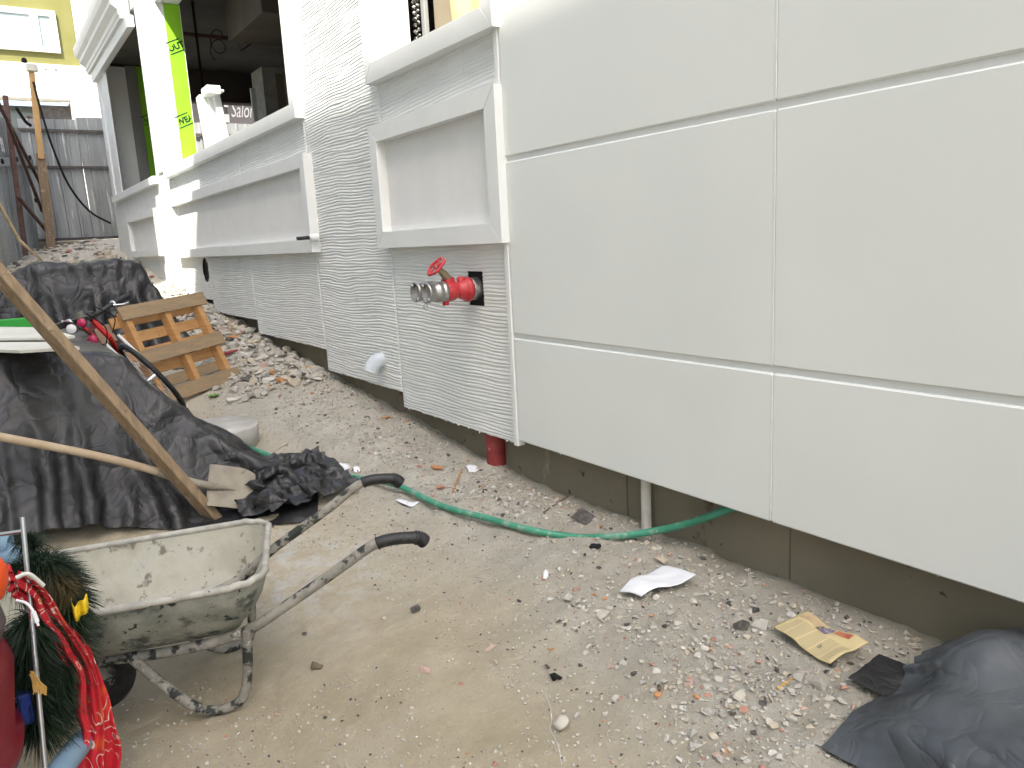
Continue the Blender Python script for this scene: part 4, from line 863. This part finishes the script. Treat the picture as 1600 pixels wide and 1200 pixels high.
# bicycle
BK = thing('bicycle', 'red and black bicycle leaning between the front tarp and the pallet', 'bicycle', (.9, 6.5, .3))
fwd = np.array([.14, -.99, -.02]); fwd /= np.linalg.norm(fwd); sl = np.array([-.99, -.14, 0]); lean = np.array([0, 0, 1]) * math.cos(R(33)) + sl * math.sin(R(33)); lean -= fwd * np.dot(lean, fwd); lean /= np.linalg.norm(lean)
sdw = np.cross(lean, fwd); FA = py_(188, 536, 6.25) - lean * .345; RA = FA - fwd * 1.02
def bk(u, s, h): return RA + fwd * u + sdw * s + lean * h
def wheel_(c, f, nm):
    r = .315; pts = [c + r * (math.cos(t) * f + math.sin(t) * lean) for t in np.linspace(0, 2 * math.pi, 48, endpoint=False)]
    t_ = MB().tube(pts, .019, 10, closed=True).build('tyre', 'black_rubber', BK)
    MB().tube([c + (r - .03) * (math.cos(t) * f + math.sin(t) * lean) for t in np.linspace(0, 2 * math.pi, 48, endpoint=False)], .010, 8, closed=True).build('rim', 'chrome', t_)
    s = MB()
    for k in range(28): t = 2 * math.pi * k / 28; t2 = t + .5 * (-1) ** k; s.tube([c + .02 * (math.cos(t2) * f + math.sin(t2) * lean) + sdw * .03 * (-1) ** (k // 2), c + (r - .03) * (math.cos(t) * f + math.sin(t) * lean)], .0014, 4, caps=False)
    s.tube([c - sdw * .05, c + sdw * .05], .018, 10); s.build('spokes', 'chrome', t_)
wheel_(RA, fwd, 'rear'); wheel_(bk(1.02, 0, 0), fwd, 'front')
fm = MB(); bb = bk(.42, 0, -.04); st = bk(.26, 0, .46); hd = bk(.80, 0, .50); hdb = bk(.84, 0, .38)
fm.tube([bb, st], .016, 10); fm.tube([bb, hdb], .019, 10); fm.tube([st * .85 + bb * .15, hd], .016, 10); fm.tube([hdb, bk(.785, 0, .58)], .02, 10)
for s in (-.05, .05): fm.tube([bb, bk(0, s, 0)], .010, 8); fm.tube([st * .9 + bb * .1, bk(0, s, 0)], .009, 8)
fm.build('frame', 'bike_red', BK)
fk = MB()
for s in (-.055, .055): fk.tube([bk(.85, s, .36), bk(.90, s, .25), bk(1.02, s, 0)], .013, 8)
fk.build('fork', 'bike_white', BK)
MB().tube([st, bk(.23, 0, .52)], .013, 8).build('seat_post', 'chrome', BK)
sdl = MB(); Ps = []
for u in np.linspace(0, 1, 9): w_ = .075 * (1 - u) ** .7 + .022; Ps.append([bk(.13 + .26 * u, v * w_, .53 - .02 * v * v - .01 * u) for v in np.linspace(-1, 1, 7)])
so_ = sdl.grid(np.array(Ps)).build('saddle', 'bike_black', BK); so_.modifiers.new('thickness', 'SOLIDIFY').thickness = .03
gl = py_(84, 513, 5.72); gr_ = py_(200, 463, 6.1); hm = py_(146, 491, 6.0)
MB().tube(spline([gl, gl * .6 + hm * .4, hm + (0, 0, -.01), gr_ * .5 + hm * .5 + (0, 0, .0), gr_], 8), .016, 10).build('handlebar', 'bike_black', BK)
for e1_, e2_ in ((gl, gl * .72 + hm * .28), (gr_, gr_ * .58 + hm * .42)): MB().tube([e1_, e2_], .024, 12).build('handlebar_grip', 'bike_black', BK)
MB().tube([bk(.79, 0, .55), hm * .5 + bk(.78, 0, .62) * .5, hm], .018, 10).build('stem', 'bike_black', BK)
bl_ = MB(); bl_.tube([gr_ * .55 + hm * .45 + (0, -.02, -.005), gr_ * .8 + hm * .2 + (0, -.05, -.03), gr_ * .95 + hm * .05 + (0, -.05, -.035)], .007, 8); bl_.tube([gl * .55 + hm * .45 + (0, -.02, -.005), gl * .8 + hm * .2 + (0, -.05, .03)], .007, 8)
for q in (gr_ * .56 + hm * .44, gl * .62 + hm * .38): bl_.lathe(q, gr_ - gl, [(.015, -.008), (.026, -.004), (.026, .004), (.015, .008)], 14)
bl_.build('brake_lever', 'chrome', BK)
for (pp, yy), r_ in (((116, 515), 5.75), .034), (((132, 505), 5.8), .03): 
    c = py_(*pp, yy); lm = MB().lathe(c + np.array((.0, .06, .0)), (-.25, -1, .1), [(0, 0), (r_ * .8, 0), (r_, .03), (r_, .06), (r_ * .92, .066)], 18).build('lamp', 'bike_black', BK)
    MB().lathe(c + np.array((-.0165, -.002, .0065)), (-.25, -1, .1), [(r_ * .92, 0), (r_ * .5, .006), (0, .008)], 18).build('lens', 'lens_red' if r_ < .032 else 'bike_white', lm)
cbl = MB(); 
for k, (p1_, p2_) in enumerate((((135, 490), (165, 545)), ((150, 480), (176, 520)), ((110, 505), (150, 560)))): A = py_(*p1_, 5.85); D = py_(*p2_, 6.2); cbl.tube(spline([A, (A + D) / 2 + np.array((.06, -.02, .02)), D], 8), .004, 6)
cbl.build('brake_cable', 'black', BK)
c = py_(145, 531, 5.9); MB().lathe(c, (-.2, -1, .1), [(0, 0), (.03, 0), (.033, .012), (.02, .02), (0, .02)], 16).build('reflector', 'lens_red', BK)
mg = MB(); Pm = []
for t in np.linspace(-.35, 2.5, 22): Pm.append([RA + .355 * (math.cos(t) * fwd * -1 + math.sin(t) * lean) + sdw * s - lean * 0 for s in np.linspace(-.035, .035, 5)])
mg.grid(np.array(Pm)).build('mudguard', 'bike_black', BK)
o = MB().bar(py_(158, 512, 6.9), py_(172, 538, 6.75), .12, .05, roll=.2).build('brown_block', 'kraft'); tag(o, 'small brown block behind the bicycle frame, left of the pallet', 'block')

# ================================================================== CLUTTER AT THE LEFT EDGE
o_ = MB(); rr2 = []
for i, (h, r_) in enumerate(((-.05, .30), (.0, .315), (.30, .35), (.36, .355), (.37, .385), (.41, .39), (.415, .37), (.60, .385), (.66, .36), (.68, .30), (.66, .02))): rr2.append((r_, h))
o_.lathe((-.485, 2.22, -.06), (.05, .0, 1), rr2, 40); o = o_.build('red_tub', 'gloss_red'); tag(o, 'large dark red plastic tub at the left edge behind the steel rod', 'tub')
o_ = MB(); c = py_(-42, 905, 2.1); n = 16
o_.lathe(c + np.array((0, 0, -.07)), (.35, 0, 1), [(0, 0), (.03, .005), (.046, .03), (.048, .06), (.04, .10), (.02, .12), (0, .125)], 20); o = o_.build('orange_cushion', 'orange'); tag(o, 'rounded orange plastic piece above the red tub at the left edge', 'plastic piece')
o_ = MB(); c = py_(-36, 955, 2.12); o_.lathe(c + np.array((-.02, .02, -.09)), (.1, 0, 1), [(0, 0), (.055, .0), (.068, .05), (.05, .12), (.02, .15), (0, .15)], 18); o = o_.build('felt_pad', 'grey_rubber'); tag(o, 'brown grey felt pad under the orange piece at the left edge', 'pad')
RD = thing('steel_rod', 'thin steel rod standing with a short cross bar before the dark garland', 'rod', (-.05, 2.3, -.02)); a = py_(35, 808, 2.44); b = py_(72, 1215, 2.24)
MB().tube([a, b], .0068, 10).build('upright', 'steel_rod', RD); MB().tube([py_(36, 830, 2.43), py_(-20, 838, 2.5)], .006, 8).build('cross_bar', 'chrome', RD)
a = py_(-60, 858, 2.72); b = py_(16, 853, 2.68); o = MB().lathe(b, a - b, [(0, .02), (.030, .02), (.030, 0), (.0355, 0), (.0355, .35)], 24).build('blue_roll', 'pale_blue'); tag(o, 'pale blue foam roll end beside the top of the steel rod', 'foam roll', 'pale blue foam rolls')
a = py_(10, 868, 2.68); b = py_(82, 888, 2.56); o = MB().lathe(b, a - b, [(0, .0), (.030, .004), (.036, .02), (.036, .3)], 24).build('blue_roll', 'pale_blue'); tag(o, 'pale blue foam roll lying before the wheelbarrow corner, under the bristles', 'foam roll', 'pale blue foam rolls')
a = py_(85, 1215, 2.26); b = py_(128, 1158, 2.42); o = MB().tube([a - (b - a) * .3, b], .034, 24).build('blue_roll', 'pale_blue'); tag(o, 'pale blue foam roll on the ground below the garland at the bottom edge', 'foam roll', 'pale blue foam rolls')
a = py_(42, 1110, 2.3); o = MB().box(a + (-.02, .03, -.06), a + (.012, .09, .03), .006).build('blue_box', 'deep_blue'); tag(o, 'small deep blue plastic box behind the steel rod near the ground', 'box')
def bristles(path, n, L, w, seed, m, lab, nm):
    rg = np.random.default_rng(seed); P = np.array(spline(path, 12)); idx = rg.integers(0, len(P) - 1, n); f = rg.random(n)[:, None]; c = P[idx] * (1 - f) + P[idx + 1] * f
    T = P[idx + 1] - P[idx]; T /= np.linalg.norm(T, axis=1)[:, None] + 1e-9; d = rg.standard_normal((n, 3)); d -= T * (d * T).sum(1)[:, None] * .8; d /= np.linalg.norm(d, axis=1)[:, None]
    d[:, 2] -= .25; ll = L * (.55 + .6 * rg.random(n))[:, None]; s = np.cross(d, rg.standard_normal((n, 3))); s /= np.linalg.norm(s, axis=1)[:, None]
    mid = c + d * ll * .55; tip = c + d * ll + np.array([0, 0, -1]) * ll * .22
    V = np.stack([c + s * w * .5, c - s * w * .5, mid - s * w * .45, mid + s * w * .45, tip + s * w * .08, tip - s * w * .08], 1).reshape(-1, 3)
    b = np.arange(n)[:, None] * 6; Fq = np.concatenate([b + np.array([[0, 1, 2, 3]]), b + np.array([[3, 2, 5, 4]])]); return fastmesh(nm, V, Fq, m)
gpth = [py_(20, 905, 2.46), py_(75, 880, 2.46), py_(105, 930, 2.46), py_(100, 1010, 2.44), py_(85, 1080, 2.42), py_(60, 1130, 2.38), py_(45, 1040, 2.4), py_(50, 960, 2.4)]
GL = thing('garland', 'dark green bristly garland bundle in front of the wheelbarrow', 'garland', py_(85, 1120, 2.42))
def reparent(o, t):
    o.location = tuple(np.array(o.location) - ORG[t.name]); o.parent = t
reparent(bristles(gpth, 13000, .09, .0026, 3, 'needle', '', 'bristles'), GL); reparent(bristles([py_(40, 900, 2.44), py_(85, 905, 2.42), py_(110, 925, 2.42)], 1500, .06, .002, 4, 'needle_brown', '', 'brown_bristles'), GL)
reparent(bristles([py_(38, 838, 2.55), py_(52, 850, 2.5)], 500, .06, .0016, 8, 'needle', '', 'top_tuft'), GL)
MB().tube(spline(gpth, 8), .02, 8).build('core', 'needle', GL)
cp_ = spline([py_(8, 915, 2.36), py_(30, 903, 2.36), py_(62, 925, 2.37), py_(85, 962, 2.38), py_(116, 1000, 2.385), py_(142, 1040, 2.39), py_(158, 1100, 2.39), py_(166, 1150, 2.385), py_(170, 1195, 2.38), py_(172, 1230, 2.38)], 8)
wd = np.interp(np.linspace(0, 1, len(cp_)), [0, .2, .5, .75, 1], [.04, .04, .04, .062, .085]); Ps = []
for i, c in enumerate(cp_):
    tg = cp_[min(i + 1, len(cp_) - 1)] - cp_[max(i - 1, 0)]; tg /= np.linalg.norm(tg); sdv = np.array([1.0, .15, 0]); sdv -= tg * np.dot(sdv, tg); sdv /= np.linalg.norm(sdv); nv = np.cross(tg, sdv)
    Ps.append([c + sdv * wd[i] * (v - .35) * (1 - .12 * math.sin(i * .5)) + nv * (.018 * math.sin(v * 9 + i * .12) + .008 * math.sin(v * 21 + i * .3)) for v in np.linspace(-.75, .75, 34)])
o = MB().grid(np.array(Ps)).build('patterned_cloth', 'scarf'); o.modifiers.new('thickness', 'SOLIDIFY').thickness = .002; tag(o, 'red cloth with white and purple curls hanging over the garland', 'cloth')
bd = MB(); bd.tube(spline([py_(25, 903, 2.33), py_(45, 897, 2.33), py_(68, 915, 2.34)], 6), .006, 6); bd.build('cream_cord', 'cream_board', o)
yr = MB(); yp = spline([py_(112, 945, 2.40), py_(118, 958, 2.38), py_(130, 948, 2.36), py_(138, 940, 2.36)], 5); Ps = [[p + np.array((0, .01 * math.sin(i), v * .022)) for v in (-1, -.3, .3, 1)] for i, p in enumerate(yp)]
o = yr.grid(np.array(Ps)).build('yellow_ribbon', 'yellow'); o.modifiers.new('thickness', 'SOLIDIFY').thickness = .002; tag(o, 'yellow ribbon sticking out of the garland by the tray', 'ribbon')
CW = thing('white_cable', 'white plug cable hanging beside the steel rod', 'cable', py_(45, 960, 2.22)); MB().tube(spline([py_(25, 938, 2.24), py_(40, 942, 2.23), py_(50, 952, 2.22), py_(56, 966, 2.21)], 6), .0035, 8).build('cord', 'white_plastic', CW); MB().tube([py_(52, 956, 2.21), py_(58, 972, 2.205)], .006, 10).tube([py_(58, 972, 2.205), py_(60, 978, 2.2)], .0032, 8).build('plug', 'white_plastic', CW)
ts = MB()
for k in range(60): 
    a = py_(50, 1052, 2.27); e_ = py_(50 + random.uniform(2, 24), 1078 + random.uniform(-6, 8), 2.26); ts.tube([a + np.random.default_rng(k).normal(0, .003, 3), e_], .0013, 4, caps=False)
o = ts.build('straw_tassel', 'straw'); tag(o, 'small straw coloured tassel on the steel rod', 'tassel')

# ================================================================== LITTER
def sheet_from(pts4, bumpf, n=16, lift=.006):
    a, b, c, d = [np.array(p) for p in pts4]; Ps = []
    for i in np.linspace(0, 1, n):
        row = []
        for j in np.linspace(0, 1, n):
            p = (a * (1 - i) + b * i) * (1 - j) + (d * (1 - i) + c * i) * j; p[2] = G(p[0], p[1]) + lift + bumpf(i, j); row.append(p)
        Ps.append(row)
    return np.array(Ps)
def paper(name, pix, m, label, cat, bumpf, n=16, th=.0015, group=None, uv=False):
    Ps = sheet_from([gp(*p) for p in pix], bumpf, n); mm = len(Ps); u, v = np.meshgrid(np.linspace(0, 1, mm), np.linspace(0, 1, mm), indexing='ij')
    o = fastmesh(name, Ps.reshape(-1, 3), gridfaces(mm, mm), m, smooth=True, uv=np.stack([u, v], -1).reshape(-1, 2)); o.modifiers.new('thickness', 'SOLIDIFY').thickness = th; return tag(o, label, cat, group)
paper('white_sheet', [(968, 931), (1002, 944), (1088, 917), (1034, 893)], 'paper', 'large curled sheet of white paper lying by the plinth', 'paper', lambda i, j: .035 * math.sin(j * 5.5 + i) * (1 - i * .3) * .5 + .03 * j * i + .012 + .02 * (1 - i) * j, 20)
nw = paper('newspaper', [(1207, 990), (1297, 1048), (1357, 1030), (1262, 979)], 'news', 'yellowed folded newspaper lying against the plinth by the corner tarp', 'newspaper', lambda i, j: .018 + .012 * math.sin(i * 6 + j * 2) + .02 * j, 20, .003)
# picture blocks and headline strokes printed on the newspaper
nq = sheet_from([gp(*p) for p in ((1207, 990), (1297, 1048), (1357, 1030), (1262, 979))], lambda i, j: .018 + .012 * math.sin(i * 6 + j * 2) + .02 * j, 41)
def on_news(u0, u1, v0, v1, m, nm):
    i0, i1, j0, j1 = [int(round(q * 40)) for q in (u0, u1, v0, v1)]; Pq = nq[i0:i1 + 1, j0:j1 + 1].copy(); Pq[..., 2] += .0045
    fastmesh(nm, Pq.reshape(-1, 3), gridfaces(*Pq.shape[:2]), m, smooth=True, parent=nw)
M['news_red'] = mat('printed_red', (.34, .09, .05), (.42, .16, .09), 30, rough=.85); M['news_blue'] = mat('printed_blue', (.12, .10, .17), (.3, .26, .3), 40, rough=.85); M['news_ink'] = mat('printed_ink', (.07, .06, .05), (.25, .22, .15), 60, .45, .55, .85); M['news_buff'] = mat('printed_buff', (.44, .33, .19), (.36, .27, .16), 20, rough=.85)
on_news(.05, .35, .68, .95, 'news_buff', 'picture'); on_news(.55, .80, .80, .95, 'news_red', 'picture'); on_news(.40, .52, .62, .95, 'news_blue', 'picture'); on_news(.36, .39, .62, .90, 'news_ink', 'headline')
on_news(.62, .64, .22, .36, 'news_ink', 'headline'); on_news(.66, .68, .22, .32, 'news_ink', 'headline')
ppr = [((516, 728), (522, 738), (546, 736), (545, 727), 'small printed white card on the sand above the hose'), ((618, 785), (640, 795), (656, 788), (634, 783), 'white paper slip on the sand below the hose'), ((552, 733), (553, 740), (563, 740), (562, 732), 'tiny cream paper scrap above the hose'), ((727, 731), (733, 741), (748, 738), (745, 729), 'pale paper scrap in the rubble left of the red pipe')]
for a, b, c, d, lab in ppr: paper('paper_scrap', [a, b, c, d], 'paper', lab, 'paper', lambda i, j: .004 + .006 * math.sin(i * 3 + j * 4), 6, group='paper scraps on the ground')
# rocks: convex hulls of random points
def hull(seed, n=13, fl=(1, 1, 1)):
    rg = np.random.default_rng(seed); b = bmesh.new()
    for _ in range(n):
        p = rg.standard_normal(3); p /= np.linalg.norm(p); p *= rg.uniform(.8, 1.05); b.verts.new(p * np.array(fl))
    r = bmesh.ops.convex_hull(b, input=b.verts); bmesh.ops.delete(b, geom=[v for v in b.verts if not v.link_faces], context='VERTS'); bmesh.ops.triangulate(b, faces=b.faces)
    b.verts.index_update(); V = np.array([v.co[:] for v in b.verts]); Fq = np.array([[v.index for v in f.verts] for f in b.faces]); b.free(); return V, Fq
HULLS = [hull(100 + k, random.choice((9, 11, 14))) for k in range(12)]
def rot(yaw, tilt, az):
    c, s = math.cos(yaw), math.sin(yaw); A = np.array([[c, -s, 0], [s, c, 0], [0, 0, 1]]); ct, st_ = math.cos(tilt), math.sin(tilt); Bm = np.array([[1, 0, 0], [0, ct, -st_], [0, st_, ct]]); c, s = math.cos(az), math.sin(az); return np.array([[c, -s, 0], [s, c, 0], [0, 0, 1]]) @ Bm @ A
def stone(pp, wpx, m, name, label, cat, seed, flat=.6, asp=.75, smooth=False, group=None, yaw=None):
    p = gp(*pp); dist = np.linalg.norm(p - CAM); s = wpx / F * dist / 2; V, Fq = hull(seed, 12 if not smooth else 40); yaw = random.uniform(0, 6.28) if yaw is None else yaw
    V = (V * np.array([s, s * asp, s * flat])) @ rot(yaw, random.uniform(-.15, .15), 0).T; V[:, 2] -= V[:, 2].min() + s * .12; V = V + p
    o = fastmesh(name, V, Fq, m, smooth=smooth); 
    if smooth: md = o.modifiers.new('subdivision', 'SUBSURF'); md.levels = 2; md.render_levels = 2
    return tag(o, label, cat, group)
stone((878, 1138), 32, 'st_light', 'pebble', 'smooth pale round pebble near the bottom of the track', 'stone', 1, .7, .8, True, yaw=.4)
gs = 'loose stones on the ground'
for pp, w_, m, lab, sd in (((887, 938), 26, 'st_grey', 'grey angular stone left of the white sheet', 3), ((905, 942), 18, 'st_light', 'smaller pale stone right of the grey angular stone', 4), ((940, 965), 34, 'st_light', 'pale stone below the left end of the white sheet', 5), ((1033, 880), 26, 'st_beige', 'beige stone lying above the white sheet by the white pipe', 6), ((1187, 985), 36, 'st_grey', 'flat grey stone at the left corner of the newspaper', 7), ((1160, 982), 34, 'st_dark', 'dark grey stone pile piece near the newspaper', 8), ((1250, 1062), 26, 'st_grey', 'grey stone below the newspaper', 9), ((1278, 1075), 30, 'st_grey', 'grey stone between newspaper and corner tarp', 10), ((1155, 1090), 30, 'st_light', 'pale flat stone right of the brick chips', 12), ((650, 955), 22, 'st_dark', 'dark clod in the middle of the track', 13), ((497, 1043), 26, 'twig', 'dark wood scrap on the track right of the wheelbarrow leg', 14), ((868, 1062), 22, 'black', 'black crumpled scrap in the lower track', 16), ((930, 857), 24, 'black', 'black charred scrap below the hose', 17), ((475, 992), 12, 'st_dark', 'small dark purple scrap by the wheelbarrow leg', 18), ((600, 1048 - 80), 12, 'st_beige', 'small beige stone in the middle track', 19)):
    stone(pp, w_, m, 'stone', lab, 'stone', sd, .55, .75, group=gs)
gb_ = 'orange and brick chips on the ground'
for pp, w_, m, lab, sd in (((900, 922), 16, 'st_brick', 'brick chip above the grey angular stone', 31), ((930, 930), 14, 'st_orange', 'orange chip left of the white sheet', 32), ((898, 958), 12, 'st_orange', 'orange chip below the pale stone', 33), ((1030, 1078), 16, 'st_orange', 'orange chip in the lower right track', 34), ((1080, 1070), 24, 'st_pink', 'pink tile chip in the lower right rubble', 35), ((1088, 1090), 20, 'st_orange', 'orange tile chip below the pink tile chip', 36), ((1162, 1110), 24, 'st_brick', 'red brick chip in the lower right rubble', 37), ((1075, 1018), 20, 'st_beige', 'tan chip above the lower right rubble', 38), ((766, 1012), 24, 'st_pink', 'pinkish stone left of the middle track', 39), ((1125, 1185), 26, 'st_pink', 'pink chip at the bottom edge', 40), ((1135, 1172), 18, 'st_orange', 'orange chip at the bottom edge', 41), ((773, 1195), 18, 'st_brick', 'orange brick chip at the bottom of the track', 42), ((718, 1070), 16, 'st_brick', 'orange brick sliver on the left of the lower track', 43), ((860, 1015), 14, 'st_orange', 'small orange chip on the central track', 44), ((662, 1048), 30, 'st_pink', 'thin pinkish sliver on the track right of the wheelbarrow', 45), ((1100, 1185), 12, 'st_brick', 'small red chip beside the pink chip at the bottom edge', 46), ((683, 733), 30, 'st_orange', 'orange broken tile piece in the rubble above the hose', 47), ((655, 730), 16, 'st_brick', 'dark red chip left of the orange tile piece', 48), ((690, 765), 26, 'st_brick', 'ribbed brick piece just above the hose', 49), ((603, 655), 22, 'st_orange', 'orange chip below the grey drain elbow', 50)):
    stone(pp, w_, m, 'chip', lab, 'chip', sd, .38, .6, group=gb_)
p = gp(852, 903); V, Fq = hull(77, 30); V = V * (.030, .016, .018); V = V @ rot(.7, .3, .2).T + p + (0, 0, .014); o = fastmesh('pink_wrapper', V, Fq, mat('x', (.6, .5, .52)) and 'paper', smooth=False); tag(o, 'pale crumpled wrapper on the sand below the hose', 'wrapper')
for k, (pts, r_, m, lab) in enumerate((([(850, 803), (888, 778)], .006, 'twig', 'dark wooden stick lying by the plinth above the hose'), ([(707, 770), (722, 735)], .006, 'st_orange', 'orange wood strip left of the red pipe'), ([(1215, 1078), (1240, 1062)], .004, 'straw', 'short straw coloured stick below the newspaper'), ([(420, 712), (450, 694)], .006, 'st_beige', 'pale stick beside the concrete disc'), ([(335, 562), (372, 552)], .02, 'red_pipe', 'dull red rod lying in the rubble right of the pallet'))):
    A, D = gp(*pts[0]), gp(*pts[1]); mid = (A + D) / 2 + np.array((0, 0, r_ * .6)); o = MB().tube([A + (0, 0, r_), mid + (0, 0, r_), D + (0, 0, r_ * 1.6)], [r_, r_ * .9, r_ * .6], 6, smooth=False).build('stick', m); tag(o, lab, 'stick', 'sticks lying on the ground')
st2 = [gp(*q, .003) for q in ((845, 1078), (858, 1100), (862, 1125), (860, 1140), (872, 1165), (878, 1195))]; o = MB().tube(spline(st2, 8), .0016, 6).build('string', 'cream_board'); tag(o, 'pale string lying past the round pebble', 'string')
a = gp(912, 815); o = MB().bar(a + (-.03, 0, .01), a + (.05, .02, .03), .09, .006, roll=.4).build('dark_tile', 'st_dark'); tag(o, 'dark flat tile fragment by the plinth above the hose', 'tile')
a = gp(334, 621); lf = MB()
for k in range(14): t = k * 2.4; d = np.array((math.cos(t), math.sin(t), .5)); s_ = np.array((-math.sin(t), math.cos(t), 0)); lf.add([a, a + d * .03 + s_ * .010, a + d * .055, a + d * .03 - s_ * .010], [[0, 1, 2, 3]])
o = lf.build('weed', 'leaf'); tag(o, 'small green weed by the foot of the pallet', 'weed')
# black scrap under the newspaper
P = sheetgrid(2.02, 2.16, 1.09, 1.21, .012, .22); P = drape(P, lambda x, y: gbase(x, y) + .02, 60, 1.35, .06, 6, fric=.6, seed=15); o = cloth_obj('tarp_scrap', P, 'tarp', d=.02, amp=.006, seed=55); tag(o, 'black plastic scrap under the newspaper next to the corner tarp', 'plastic scrap')

# ------------------------------------------------------------------ rubble and grit (uncountable)
def scatter(name, n, fx, seed, mats, weights, smin, smax, power=2.2, flat=(.3, .75), sink=.25):
    rg = np.random.default_rng(seed); x, y = fx(rg, n); n = len(x); z = ground(x, y); s = smin + (smax - smin) * rg.random(n) ** power
    hi = rg.integers(0, len(HULLS), n); mi = rg.choice(len(mats), n, p=np.array(weights) / np.sum(weights)); Vs, Fs, Ms = [], [], []; off = 0
    for k, (HVv, HF) in enumerate(HULLS):
        q = np.where(hi == k)[0]
        if not len(q): continue
        m = len(q); yaw = rg.random(m) * 6.28; tl = rg.normal(0, .28, m); S = np.stack([s[q], s[q] * rg.uniform(.5, 1, m), s[q] * rg.uniform(flat[0], flat[1], m)], 1)
        v = HVv[None] * S[:, None, :]; ct, st_ = np.cos(tl)[:, None], np.sin(tl)[:, None]; vy = v[..., 1] * ct - v[..., 2] * st_; vz = v[..., 1] * st_ + v[..., 2] * ct
        c, sn = np.cos(yaw)[:, None], np.sin(yaw)[:, None]; vx = v[..., 0] * c - vy * sn; vy2 = v[..., 0] * sn + vy * c
        V = np.stack([vx + x[q][:, None], vy2 + y[q][:, None], vz + (z[q] + S[:, 2] * (1 - sink) * .6)[:, None]], -1); nv = HVv.shape[0]
        Vs.append(V.reshape(-1, 3)); Fs.append((HF[None] + (off + np.arange(m) * nv)[:, None, None]).reshape(-1, 3)); Ms.append(np.repeat(mi[q], len(HF))); off += m * nv
    return tag(fastmesh(name, np.concatenate(Vs), np.concatenate(Fs), mats, np.concatenate(Ms)), kind='stuff')
SM = ['st_grey', 'st_light', 'st_white', 'st_beige', 'st_brick', 'st_orange', 'st_dark', 'st_pink']
def near_wall(rg, n):
    y = .4 + 9.6 * rg.random(n) ** .8; x = 2.40 - np.abs(rg.normal(0, .33, n)) * (.75 + .5 * vnoise(y * 1.1, y * 0, 5)); k = (x > .9) & (vnoise(x * 2.3, y * 2.3, 12) > .22); return x[k], y[k]
def clumps(rg, n):
    cs = [gp(*q) for q in ((1130, 1050), (1100, 1120), (960, 960), (770, 770), (740, 760), (800, 790), (1170, 985), (640, 705), (600, 690), (1180, 1160), (700, 745), (930, 935), (1090, 1060), (1240, 1090))]; c = np.array(cs)[rg.integers(0, len(cs), n)]
    return c[:, 0] + rg.normal(0, .13, n), c[:, 1] + rg.normal(0, .17, n)
def farpile(rg, n): y = rg.uniform(6.3, 12.5, n); x = 2.38 - np.abs(rg.normal(0, .34, n)); return x, y
def track(rg, n):
    y = .6 + 9.5 * rg.random(n) ** 1.5; x = rg.uniform(.1, 2.4, n); k = vnoise(x * 2.6, y * 2.6, 33) + .35 * ss(.8, 2, x) > .42; return x[k], y[k]
scatter('rubble', 9000, near_wall, 1, SM, (34, 28, 7, 26, 2, 1, 6, 1.5), .0025, .022, 3.6)
scatter('rubble', 3000, clumps, 2, SM, (40, 28, 10, 18, 2.5, 1.5, 6, 1.5), .0025, .020, 2.8)
scatter('rubble', 2600, farpile, 3, SM, (44, 30, 7, 14, 2, 1, 6, 1), .010, .080, 2.3)
scatter('grit', 60000, track, 4, SM, (28, 30, 5, 32, 1.6, 1, 9, 1), 0.0011, .0095, 3.4, (.35, .8))
def fencefoot(rg, n): x = rg.uniform(.1, 2.3, n); y = rg.uniform(12.5, 19.6, n); return x, y
scatter('rubble', 700, fencefoot, 6, SM, (24, 14, 2, 48, 2, 1, 14, 1), .012, .10, 3)
bpy.context.view_layer.update()
